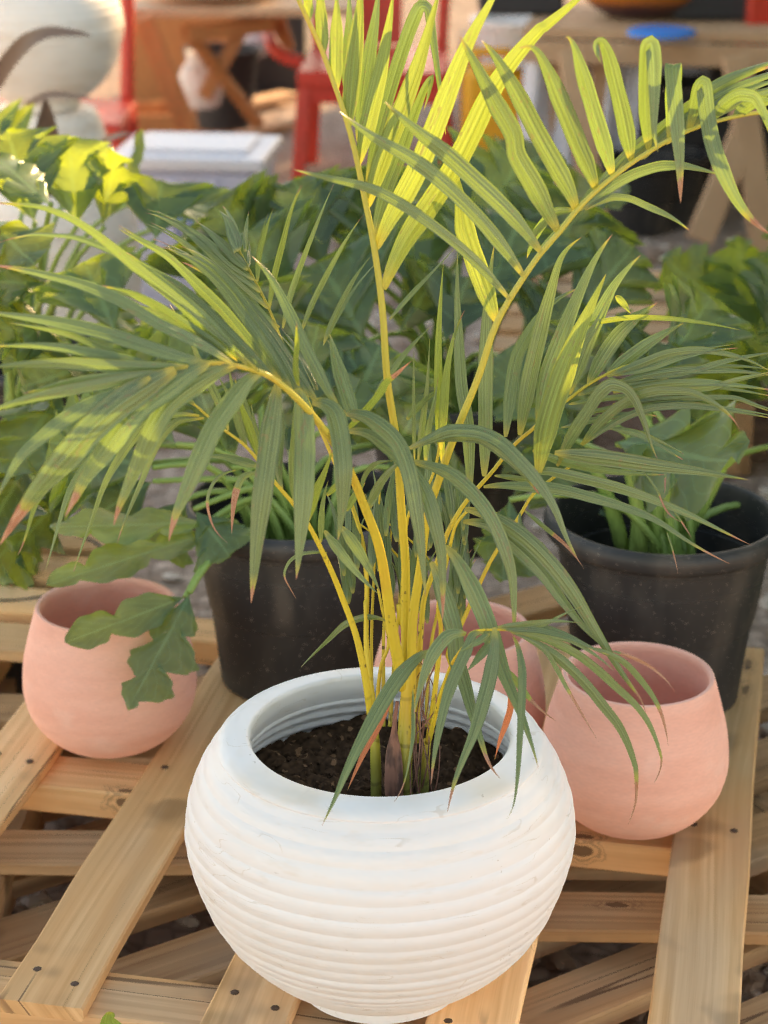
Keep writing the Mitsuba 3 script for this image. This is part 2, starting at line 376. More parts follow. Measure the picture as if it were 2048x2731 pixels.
for i, u in enumerate(uc):
    L = LEN if i != 3 else LEN - .02
    fr = (np.array([u, v0 + L / 2, 0]) @ RA, RA)
    b = wood('deck_board', plank(L, .0935 + .003 * math.sin(i * 2.1), .017, 18, seed=i), fr, 'pale_wood', pal)
    nails(b, [(u + dx, v + dy) for v in fbv for dx, dy in ((-.024, .008 * math.sin(i)), (.026, -.012))], RA, .0004)
for j, v in enumerate(fbv):
    W = uc[-1] - uc[0] + .105
    Rb = np.array([RA[1], -RA[0], RA[2]])
    m = plank(W, .085, .040, 12, seed=20 + j)
    wood('bearer', m, (np.array([(uc[0] + uc[-1]) / 2 - .0075, v, -.0175]) @ RA, np.array([-RA[1], RA[0], RA[2]])), 'pale_wood', pal)
# second pallet, below, square to the camera
RB = rows(math.radians(1.0))
pal2 = thing('wooden_pallet', 'weathered wooden pallet in the middle of the stack, below the topmost one', 'pallet', None)
z2 = -.075
for j, y in enumerate((2.3037, 2.1479, 2.3037 + .20, 2.3037 + .40)):
    wood('deck_board', plank(.80 if j == 1 else 1.30, .088, .018, 14, seed=40 + j), (np.array([.50 if j == 1 else -.22, y, z2]) @ np.eye(3), np.array([-RB[1], RB[0], RB[2]])), 'old_wood', pal2)
for j, x in enumerate((-.52, .10, .75)):
    wood('bearer', plank(1.15, .075, .075, 8, seed=60 + j), (np.array([x, 2.32, z2 - .0185]), RB), 'old_wood', pal2)
# third pallet, askew at the bottom
RC = rows(math.radians(-33))
pal3 = thing('wooden_pallet', 'skewed wooden pallet at the bottom of the stack, lying diagonally on the earth', 'pallet', None)
z3 = -.13
base3 = to_frame((-0.2626, 2.1214, -0.13), RC)
step3 = (to_frame((0.2447, 2.0662, -0.13), RC)[1] - base3[1]) / -2
for j in range(-4, 5):
    wood('deck_board', plank(1.9, .092, .026, 14, seed=84 + j), (np.array([base3[0] + .25, base3[1] + j * step3, z3]) @ RC, np.array([-RC[1], RC[0], RC[2]])), 'old_wood', pal3)
for j, x in enumerate((-.35, .28, .92)):
    wood('bearer', plank(1.5, .09, .13, 8, seed=95 + j), (np.array([base3[0] + x, base3[1] + .1, z3 - .0265]) @ RC, RC), 'old_wood', pal3)
# crate-like pallets at the back left
RD = rows(math.radians(8))
pal4 = thing('wooden_pallet', 'wooden pallet standing behind the left pink pot, its boards stacked in open layers', 'pallet', None)
o4 = (-0.6139, 2.8665, -0.03)
for j in range(4):
    wood('deck_board', plank(.62, .10, .02, 8, seed=110 + j), (np.array(o4) + np.array([-.16, .02 + j * .14, 0.0]), np.array([-RD[1], RD[0], RD[2]])), 'pale_wood', pal4)
    if j % 2 == 0:
        wood('base_board', plank(.62, .10, .02, 8, seed=120 + j), (np.array(o4) + np.array([-.16, .0 + j * .14, -.13]), np.array([-RD[1], RD[0], RD[2]])), 'pale_wood', pal4)
for j, x in enumerate((-.40, -.02)):
    wood('bearer', plank(.56, .08, .105, 8, seed=130 + j), (np.array(o4) + np.array([x, .24, -.0205]), RD), 'pale_wood', pal4)
    wood('foot_bar', plank(.56, .08, .10, 8, seed=134 + j), (np.array(o4) + np.array([x, .24, -.1505]), RD), 'old_wood', pal4)
# boards behind the right-hand plants
pal5 = thing('wooden_pallet', 'brown wooden pallet under the plants at the far right', 'pallet', None)
o5 = np.array((0.8316, 4.344, -0.02))
for j in range(5):
    wood('deck_board', plank(1.2, .11, .02, 8, seed=140 + j), (o5 + np.array([.0, j * .16, 0]), np.array([-RD[1], RD[0], RD[2]])), 'old_wood', pal5)
for j, x in enumerate((-.5, 0, .5)):
    wood('bearer', plank(.75, .08, .25, 8, seed=150 + j), (o5 + np.array([x, .32, -.0205]), RD), 'old_wood', pal5)

# ------------------------------------------------------------------ white ribbed planter
PC = (-.004, 1.90, 0.0)
def ribbed_profile(foot=.090):
    outer = curve2([(foot + .005, .022), (.119, .034), (.154, .062), (.182, .098), (.199, .137), (.2080, .172), (.2100, .193), (.2075, .219), (.199, .248), (.186, .274), (.174, .291)], 280)
    s = np.r_[0, np.cumsum(np.linalg.norm(np.diff(outer, axis=0), axis=1))]
    t = np.gradient(outer, axis=0); t /= np.linalg.norm(t, axis=1, keepdims=True)
    nrm = np.stack([t[:, 1], -t[:, 0]], 1)
    r = np.random.RandomState(8)
    edges = np.cumsum(np.r_[0.006, np.linspace(.0115, .0190, 20) * r.uniform(.86, 1.14, 20)])
    amp = np.r_[r.uniform(.6, 1.1, 21)]
    d = np.zeros(len(s))
    for e0, e1, a in zip(edges[:-1], edges[1:], amp):
        u = np.clip((s - e0) / (e1 - e0), 0, 1)
        d += np.where((s >= e0) & (s < e1), a * (np.sin(np.pi * u) ** .8) * (1 + .35 * (u - .5)), 0)
    d *= .0019 * np.clip((.296 - outer[:, 1]) / .06, 0.0, 1) ** .6
    outer = outer + nrm * (d - .0012)[:, None]
    lip = np.vstack([curve2([(.174, .291), (.1685, .2965), (.160, .3002), (.150, .3018), (.1395, .3020)], 30), curve2([(.1395, .3020), (.1370, .3008), (.1355, .2975), (.1360, .290), (.143, .270)], 26)[1:]])
    zin = np.linspace(.268, .16, 60)
    inner = np.stack([np.interp(zin[::-1], [.16, .2, .270], [.190, .180, .142])[::-1] + .0022 * np.sin(zin * 420), zin], 1)
    footp = np.array([(0, .001), (foot - .002, .001), (foot + .002, .004), (foot + .001, .012), (foot - .001, .019), (foot + .001, .0225)])
    prof = np.vstack([footp, outer, lip[1:], inner, [(0.0, .158)]])
    prof[:, 0] *= 1 - .018 * np.clip((prof[:, 0] - .13) / .05, 0, 1)
    return prof
add('ribbed_planter', lathe(ribbed_profile(), 160, PC, .0016, 3), 'white_clay', smooth=35, label='round white ribbed clay planter in the foreground, holding the palm', category='planter')
# soil
n_r, n_a = 46, 150
rr_, aa_ = np.meshgrid(np.linspace(0, 1, n_r) ** .8 * .172, np.arange(n_a) * 2 * np.pi / n_a, indexing='ij')
sv = np.stack([rr_ * np.cos(aa_), rr_ * np.sin(aa_), np.zeros_like(rr_)], -1).reshape(-1, 3)
sv[:, 2] = .226 + .018 * (meshkit.fbm(sv * 16, 3, 2) - .5) + .022 * (meshkit.fbm(sv * 70, 4, 5) - .5) + .010 * (meshkit.noise(sv * 220, 6) - .5) + .012 * (sv[:, 1] > .05) * np.clip((sv[:, 1] - .05) / .1, 0, 1)
sv[:, 2] -= np.clip((rr_.ravel() - .15) / .03, 0, 1) * .01
ii, jj = np.meshgrid(np.arange(n_r - 1), np.arange(n_a), indexing='ij')
sf = np.stack([ii * n_a + jj, (ii + 1) * n_a + jj, (ii + 1) * n_a + (jj + 1) % n_a, ii * n_a + (jj + 1) % n_a], -1).reshape(-1, 4)
scene['soil__001'] = mikit.ply((sv + np.array(PC), sf), 'soil_earth', smooth=True)
crumbs = []
rs = np.random.RandomState(12)
for i in range(420):
    a, q = rs.uniform(0, 6.283), .155 * math.sqrt(rs.uniform(0, 1))
    s = rs.lognormal(-6.0, .5)
    crumbs.append((ico[0] * (1 + .25 * rs.randn(len(ico[0]), 1)) * s * rs.uniform(.6, 1.3, 3) + [PC[0] + q * math.cos(a), PC[1] + q * math.sin(a), .229 + .003 * rs.randn()], ico[1]))
scene['soil__002'] = mikit.ply(cat(crumbs), 'soil_earth', smooth=False)
labels['soil'] = {'label': 'crumbly dark brown potting soil inside the white ribbed planter', 'category': 'soil', 'kind': 'stuff'}

# ------------------------------------------------------------------ pink clay pots
pink = curve2([(.0, .0), (.045, .0005), (.066, .006), (.094, .029), (.1110, .060), (.1155, .088), (.1130, .120), (.1050, .155), (.0960, .187), (.0930, .197)], 90)
pink = np.vstack([pink, curve2([(.0930, .197), (.0910, .2005), (.0880, .2005), (.0860, .196), (.0880, .186)], 14)[1:], curve2([(.0880, .186), (.098, .150), (.106, .110), (.104, .075), (.088, .035), (.05, .014), (0, .012)], 50)[1:]])
for c, lab in (((0.3106, 2.25, 0.0822), 'pink clay pot at right, in front of the large black tub, empty'),
               ((-0.3659, 2.46, 0.0884), 'pink clay pot at left, with a lobed leaf hanging over its rim'),
               ((0.0949, 2.385, 0.1381), 'pink clay pot half hidden behind the white planter and the palm stalks')):
    add('pink_pot', lathe(pink, 96, (c[0], c[1], .0005), .0008, 5), 'pink_clay', smooth=40, label=lab, category='pot')

# ------------------------------------------------------------------ black nursery tubs
tub = np.vstack([[(0, 0.001), (.112, .001)], curve2([(.116, .004), (.126, .10), (.1375, .195)], 20), [(.1415, .1965), (.1425, .212), (.146, .236), (.153, .238)],
                 curve2([(.155, .240), (.1635, .246), (.166, .257), (.162, .268), (.154, .2715), (.149, .266)], 20), curve2([(.148, .26), (.138, .17), (.13, .12)], 12), [(.0, .118)]])
def black_tub(c, lab, z=0.0, s=1.0):
    t = thing('nursery_tub', lab, 'tub', None)
    add('wall', lathe(tub * s, 72, (c[0], c[1], z + .0005), .001, 2), 'black_plastic', t, smooth=35)
    so = lathe([(0, .0), (.05, .004), (.10, .001), (.128, -.006)], 40)
    so[0][:, 2] += .012 * (meshkit.fbm(so[0] * 60, 3, 4) - .5)
    return t, add('soil', ((so[0] * s + [c[0], c[1], z + .165 * s]), so[1]), 'soil_earth', t, smooth=True)
TUBS = [(-.118, 2.66), (.385, 2.61), (-.62, 3.15), (.12, 3.25), (.92, 3.45), (-.62, 3.45)]
black_tub(TUBS[0], 'black plastic tub behind the white planter, left of the palm stalks')
black_tub(TUBS[1], 'black plastic tub at right, behind the right-hand pink pot')
black_tub(TUBS[2], 'black plastic tub at the left edge, partly under leaves', z=GZ)
black_tub(TUBS[3], 'black plastic tub hidden in the middle of the lobed plants', z=GZ + .28)
black_tub(TUBS[4], 'black plastic tub under the lobed plant at the far right', z=-.02)
black_tub(TUBS[5], 'black plastic tub under the far left lobed plant', z=GZ + .28)

# ------------------------------------------------------------------ lobed plants behind
leaf_no = [0]
def lobed_leaf(base, tip, width, normal, seed, lobes=5, droop=.12):
    r = np.random.RandomState(seed)
    base, tip = np.asarray(base, float), np.asarray(tip, float)
    ax = tip - base; L = np.linalg.norm(ax); ax /= L
    n = np.asarray(normal, float); n = n - ax * (n @ ax); n /= np.linalg.norm(n) + 1e-9
    sd = np.cross(ax, n)
    S, U = 60, 9
    s = np.linspace(0, 1, S); u = np.linspace(-1, 1, U)
    env = np.sin(np.pi * np.clip(s, 0, 1) ** (.80 if lobes > 3 else 1.0)) ** (.62 if lobes > 3 else .5)
    ph = r.uniform(0, 1, 2); depth = r.uniform(.62, .80)
    hw = [env * (1 - depth + depth * np.abs(np.sin(np.pi * (lobes * .72 * s + ph[k] * .5))) ** .55) * width / 2 * (1 + .12 * r.randn()) * (1 + .07 * np.sin(2 * np.pi * lobes * 2.3 * s + 6 * ph[k])) for k in (0, 1)]
    v, uv = [], []
    leaf_no[0] += 1
    k = leaf_no[0] % 64
    wob = r.uniform(0, 6, 3); curl = r.uniform(-.2, .35)
    for i in range(S):
        for j in range(U):
            a = abs(u[j]); w = hw[0 if u[j] < 0 else 1][i]
            lift = curl * a * a * w + .06 * width * a ** 2 * math.sin(2 * math.pi * lobes * s[i] * .72 + wob[0] + u[j]) + .03 * width * math.sin(5 * s[i] + wob[1]) - droop * L * (s[i] ** 2)
            fwd = .34 * width * a ** 1.3 * (1 - s[i] ** 2)
            v.append(base + ax * (s[i] * L + fwd) + sd * u[j] * w + n * lift + np.array([0, 0, -.0]))
            uv.append((k + .02 + .96 * (u[j] + 1) / 2, s[i]))
    i, j = np.meshgrid(np.arange(S - 1), np.arange(U - 1), indexing='ij')
    f = np.stack([i * U + j, i * U + j + 1, (i + 1) * U + j + 1, (i + 1) * U + j], -1).reshape(-1, 4)
    return (np.array(v), f), np.array(uv)
plant_keys = {}
def plant(name, lab):
    plant_keys[name] = thing('lobed_plant', lab, 'plant', None)
    return plant_keys[name]
plant('mid', 'lobed green plant left of the palm stalks, one leaf hanging over a pink pot')
plant('right', 'lobed plant in the black tub at right, with upright green leaf stalks')
plant('left', 'lobed plant at the left edge with sunlit yellow-green upright leaves')
plant('back', 'large grey-green lobed plant in the middle behind the palm')
plant('far', 'lobed plant at the far right edge with leaves tilted to the left')
plant('rear', 'lobed plant at the back left, near the white stacked planters')
FOOT = dict(zip(('mid', 'right', 'left', 'back', 'far', 'rear'), TUBS))
def stalk(key, foot, base, r=.0055):
    foot, base = np.asarray(foot, float), np.asarray(base, float)
    mid = foot * .45 + base * .55; mid[2] = foot[2] * .3 + base[2] * .7 + .05
    return add('leaf_stalk', tube([foot, mid, base], [r * 1.3, r, r * .7], 7, 12), 'leaf_stalk', key, smooth=True)
def leaf_of(pl, base, tip, width, normal, seed, lobes=5, droop=.12, r=.0055, direct=None):
    key = plant_keys[pl]
    m, uv = lobed_leaf(base, tip, width, normal, seed, lobes, droop)
    add('leaf', m, 'lobed_green', key, smooth=True, uv=uv)
    rr = np.random.RandomState(seed + 500)
    f = FOOT[pl]; z = {'mid': .16, 'right': .16, 'left': -.13, 'back': .14, 'far': .14, 'rear': .14}[pl]
    stalk(key, (f[0] + rr.uniform(-.05, .05), f[1] + rr.uniform(-.05, .05), z), base, r)
UPC, FWD = (0, -.5, .85), (0, -.95, .3)
LOBED = [
 ('left', (-0.4603, 3, 0.5781), (-0.4662, 3.02, 0.7095), .155, (.35, -.9, .1), 1, 4, .0),
 ('left', (-0.4215, 3.02, 0.5734), (-0.3992, 3, 0.6962), .12, (-.5, -.8, .1), 2, 4, .0),
 ('left', (-0.3491, 3.05, 0.5448), (-0.3402, 3.1, 0.6304), .20, (.1, -.9, .3), 3, 4, .05),
 ('left', (-0.5135, 2.95, 0.5968), (-0.5544, 3, 0.7235), .17, (.2, -.85, .4), 4, 4, .0),
 ('left', (-0.4632, 2.8, 0.6579), (-0.5679, 2.9, 0.7092), .09, (-.1, .1, 1), 5, 4, .0),
 ('left', (-0.5291, 2.7, 0.655), (-0.4586, 2.6, 0.6292), .10, (0, -.7, .7), 6, 3, .1),
 ('left', (-0.472, 2.85, 0.5254), (-0.5668, 2.8, 0.5588), .13, (0, -.5, .8), 7, 5, .1),
 ('left', (-0.4446, 2.85, 0.5391), (-0.3487, 2.8, 0.4778), .10, (.3, -.2, .9), 8, 5, .1),
 ('left', (-0.4486, 2.8, 0.4572), (-0.5421, 2.75, 0.5055), .16, (0, -.6, .8), 9, 5, .1),
 ('left', (-0.4583, 2.75, 0.3903), (-0.5071, 2.6, 0.3536), .15, (0, -.7, .7), 10, 5, .15),
 ('left', (-0.4178, 2.8, 0.4159), (-0.4933, 2.7, 0.4335), .16, (.2, -.7, .7), 11, 5, .1),
 ('left', (-0.5103, 2.75, 0.2928), (-0.546, 2.6, 0.2456), .13, (.2, -.8, .6), 12, 5, .15),
 ('mid', (-0.2509, 2.42, 0.2338), (-0.3167, 2.27, 0.1394), .080, (-.25, -.92, .25), 13, 4, .0),
 ('mid', (-0.2306, 2.52, 0.2776), (-0.4135, 2.33, 0.2885), .055, (.0, -.80, .6), 14, 3, .05),
 ('mid', (-0.2333, 2.52, 0.2908), (-0.4084, 2.36, 0.3539), .062, (.0, -.75, .66), 15, 3, .05),
 ('mid', (-0.2571, 2.42, 0.2273), (-0.3928, 2.3, 0.2202), .056, (.0, -.85, .5), 26, 2, .03),
 ('mid', (-0.251, 2.52, 0.3106), (-0.202, 2.46, 0.269), .10, (.1, -.9, .4), 16, 3, .05),
 ('left', (-0.4526, 2.75, 0.2574), (-0.5193, 2.65, 0.2012), .13, (.1, -.8, .5), 81, 4, .1),
 ('mid', (-0.3143, 2.6, 0.3202), (-0.3974, 2.55, 0.2857), .12, (.1, -.7, .7), 82, 4, .1),
 ('mid', (-0.2712, 2.6, 0.2932), (-0.3062, 2.5, 0.2592), .10, (.1, -.9, .4), 83, 3, .1),
 ('left', (-0.509, 2.75, 0.2074), (-0.5605, 2.65, 0.1695), .13, (.1, -.8, .5), 84, 4, .1),
 ('mid', (-0.341, 2.68, 0.3454), (-0.4427, 2.62, 0.3262), .15, (.1, -.8, .6), 85, 4, .1),
 ('mid', (-0.2808, 2.6, 0.3735), (-0.3857, 2.62, 0.4522), .20, (.1, -.8, .6), 17, 5, .1),
 ('mid', (-0.3074, 2.55, 0.3584), (-0.4319, 2.5, 0.4148), .18, (.1, -.8, .6), 18, 5, .1),
 ('mid', (-0.2468, 2.65, 0.3962), (-0.3103, 2.7, 0.5197), .19, (.2, -.8, .5), 19, 5, .1),
 ('mid', (-0.2068, 2.6, 0.3402), (-0.2472, 2.6, 0.4456), .16, (-.3, -.8, .5), 20, 5, .1),
 ('mid', (-0.1223, 2.7, 0.3795), (-0.0902, 2.75, 0.4989), .22, (.2, -.9, .4), 21, 5, .1),
 ('mid', (-0.0579, 2.7, 0.3658), (-0.0062, 2.75, 0.472), .20, (-.2, -.9, .4), 22, 5, .1),
 ('mid', (-0.1757, 2.75, 0.4314), (-0.2023, 2.8, 0.5387), .22, (.1, -.9, .4), 23, 5, .1),
 ('mid', (-0.3751, 2.75, 0.4855), (-0.4223, 2.8, 0.5789), .18, (.1, -.9, .4), 24, 5, .1),
 ('mid', (0.0068, 2.7, 0.3039), (0.0454, 2.7, 0.393), .16, (-.2, -.9, .4), 25, 5, .1),
 ('back', (-0.0934, 3.1, 0.4885), (-0.1402, 3.15, 0.6198), .24, (.1, -.85, .5), 31, 5, .05),
 ('back', (-0.0435, 3.15, 0.4907), (-0.0765, 3.2, 0.6167), .22, (-.3, -.85, .4), 32, 5, .05),
 ('back', (-0.1801, 3.1, 0.4811), (-0.2562, 3.1, 0.5908), .22, (.3, -.7, .6), 33, 5, .05),
 ('back', (-0.1472, 3, 0.4566), (-0.2007, 3, 0.5711), .22, (.1, -.8, .5), 34, 5, .05),
 ('back', (0.0511, 3.1, 0.4514), (0.0408, 3.2, 0.5759), .24, (.1, -.8, .5), 35, 5, .05),
 ('back', (0.1193, 3.2, 0.4781), (0.2259, 3.3, 0.6299), .25, (.1, -.75, .65), 36, 5, .05),
 ('back', (0.1504, 3.05, 0.4428), (0.2076, 3.1, 0.5691), .24, (-.2, -.8, .5), 37, 5, .05),
 ('back', (0.2504, 3.15, 0.4456), (0.3165, 3.2, 0.5759), .22, (.2, -.8, .5), 38, 5, .05),
 ('back', (0.1799, 3.4, 0.5396), (0.287, 3.5, 0.6063), .16, (0, -.5, .85), 39, 4, .1),
 ('back', (0.2706, 3.35, 0.5115), (0.4168, 3.5, 0.5501), .14, (0, -.6, .8), 40, 4, .1),
 ('back', (-0.0275, 2.95, 0.4129), (-0.0972, 3, 0.5285), .25, (.2, -.9, .3), 41, 5, .05),
 ('back', (0.0215, 3, 0.4129), (0.0925, 3.05, 0.5086), .14, (.6, -.3, .7), 42, 4, .05),
 ('back', (0.2823, 3, 0.4275), (0.3819, 3.05, 0.5376), .18, (.1, -.7, .6), 43, 5, .05),
 ('back', (0.0908, 2.95, 0.4129), (0.1262, 3, 0.4999), .20, (.0, -.9, .4), 44, 5, .05),
 ('back', (0.2241, 2.95, 0.3694), (0.2879, 3, 0.4711), .2, (.0, -.9, .4), 45, 5, .05),
 ('back', (-0.2606, 3.1, 0.444), (-0.3131, 3.15, 0.5206), .18, (.1, -.8, .5), 46, 5, .05),
 ('back', (-0.2513, 3.3, 0.4998), (-0.3198, 3.4, 0.5317), .14, (.2, -.3, .9), 47, 5, .05),
 ('back', (0.1337, 3.4, 0.492), (0.0244, 3.5, 0.5662), .16, (.0, -.8, .5), 48, 5, .05),
 ('right', (0.3067, 2.55, 0.391), (0.4338, 2.4, 0.4282), .20, (.05, -.75, .65), 51, 3, .05),
 ('right', (0.39, 2.7, 0.4602), (0.4568, 2.75, 0.5388), .15, (.1, -.8, .5), 52, 5, .05),
 ('right', (0.3542, 2.65, 0.4162), (0.395, 2.7, 0.4868), .16, (-.1, -.8, .5), 53, 5, .05),
 ('right', (0.2917, 2.65, 0.3962), (0.2258, 2.65, 0.482), .16, (.1, -.9, .4), 54, 5, .05),
 ('right', (0.3144, 2.7, 0.4335), (0.3035, 2.75, 0.5122), .17, (.0, -.9, .4), 55, 5, .05),
 ('right', (0.1708, 2.6, 0.2932), (0.1605, 2.5, 0.2192), .12, (.2, -.9, .3), 56, 4, .05),
 ('far', (0.6346, 3.3, 0.3096), (0.4638, 3.3, 0.4569), .17, (.45, -.75, .5), 61, 5, .02),
 ('far', (0.6296, 3.3, 0.3257), (0.5892, 3.35, 0.48), .14, (.5, -.8, .3), 62, 5, .02),
 ('far', (0.6397, 3.25, 0.3323), (0.6584, 3.3, 0.4686), .16, (-.2, -.8, .5), 63, 5, .02),
 ('far', (0.6328, 3.3, 0.2771), (0.4717, 3.2, 0.4169), .16, (.2, -.6, .8), 64, 5, .05),
 ('far', (0.6809, 3.3, 0.2608), (0.7463, 3.3, 0.4215), .2, (.0, -.8, .5), 65, 5, .05),
 ('far', (0.7324, 3.5, 0.2847), (0.8219, 3.5, 0.4932), .22, (.0, -.8, .5), 66, 5, .05),
 ('rear', (-0.6182, 3.5, 0.5177), (-0.7064, 3.5, 0.6301), .2, (.1, -.7, .6), 71, 5, .05),
 ('rear', (-0.4296, 3.4, 0.5238), (-0.4165, 3.5, 0.6301), .035, (.4, -.5, .6), 72, 2, .0),
 ('rear', (-0.5459, 3.5, 0.5177), (-0.5163, 3.6, 0.5704), .12, (.3, -.6, .6), 73, 4, .05),
 ('rear', (-0.3369, 3.4, 0.492), (-0.3488, 3.5, 0.5258), .08, (.1, -.2, .9), 74, 5, .05),
]
for pl, b, t, w, n, sd, lo, dp in LOBED:
    leaf_of(pl, b, t, w, n, sd, lo, dp)
rs = np.random.RandomState(77)
for pl, cnt in (('mid', 5), ('right', 6), ('left', 3), ('back', 6), ('far', 8), ('rear', 2)):
    f = FOOT[pl]
    for i in range(cnt):
        a = rs.uniform(-.3, math.pi + .3)
        q = rs.uniform(.08, .30)
        lo = pl in ('back', 'rear', 'far')
        b = np.array([f[0] + q * math.cos(a), f[1] + q * math.sin(a) + .05, rs.uniform(.16, .32) if lo else rs.uniform(.20, .34)])
        t = b + np.array([.17 * math.cos(a), .14 * math.sin(a), rs.uniform(.02, .12)])
        leaf_of(pl, b, t, rs.uniform(.12, .17), (rs.uniform(-.5, .5), rs.uniform(-1, -.3), .6), 300 + i * 7 + len(pl) * 31, 5, .1)
# bare upright leaf stalks in the right-hand tub
for bx, by, tx, ty in ((1290, 1180, 1160, 940), (1345, 1190, 1310, 1010), (1420, 1190, 1425, 980), (1450, 1185, 1510, 1000), (1480, 1180, 1570, 1020)):
    pass
for i, (b, t) in enumerate((((0.331, 2.62, 0.2134), (0.2858, 2.6, 0.3402)), ((0.3542, 2.6, 0.2182), (0.3295, 2.6, 0.3469)), ((0.3766, 2.6, 0.2147), (0.3683, 2.6, 0.3602)), ((0.3922, 2.62, 0.21), (0.4206, 2.6, 0.3436)), ((0.4049, 2.64, 0.2018), (0.4619, 2.62, 0.333)))):
    add('leaf_stalk', tube([b, (np.array(b) + np.array(t)) / 2 + [.004, 0, 0], t], [.011, .010, .008], 8, 8), 'leaf_stalk', plant_keys['right'], smooth=True)

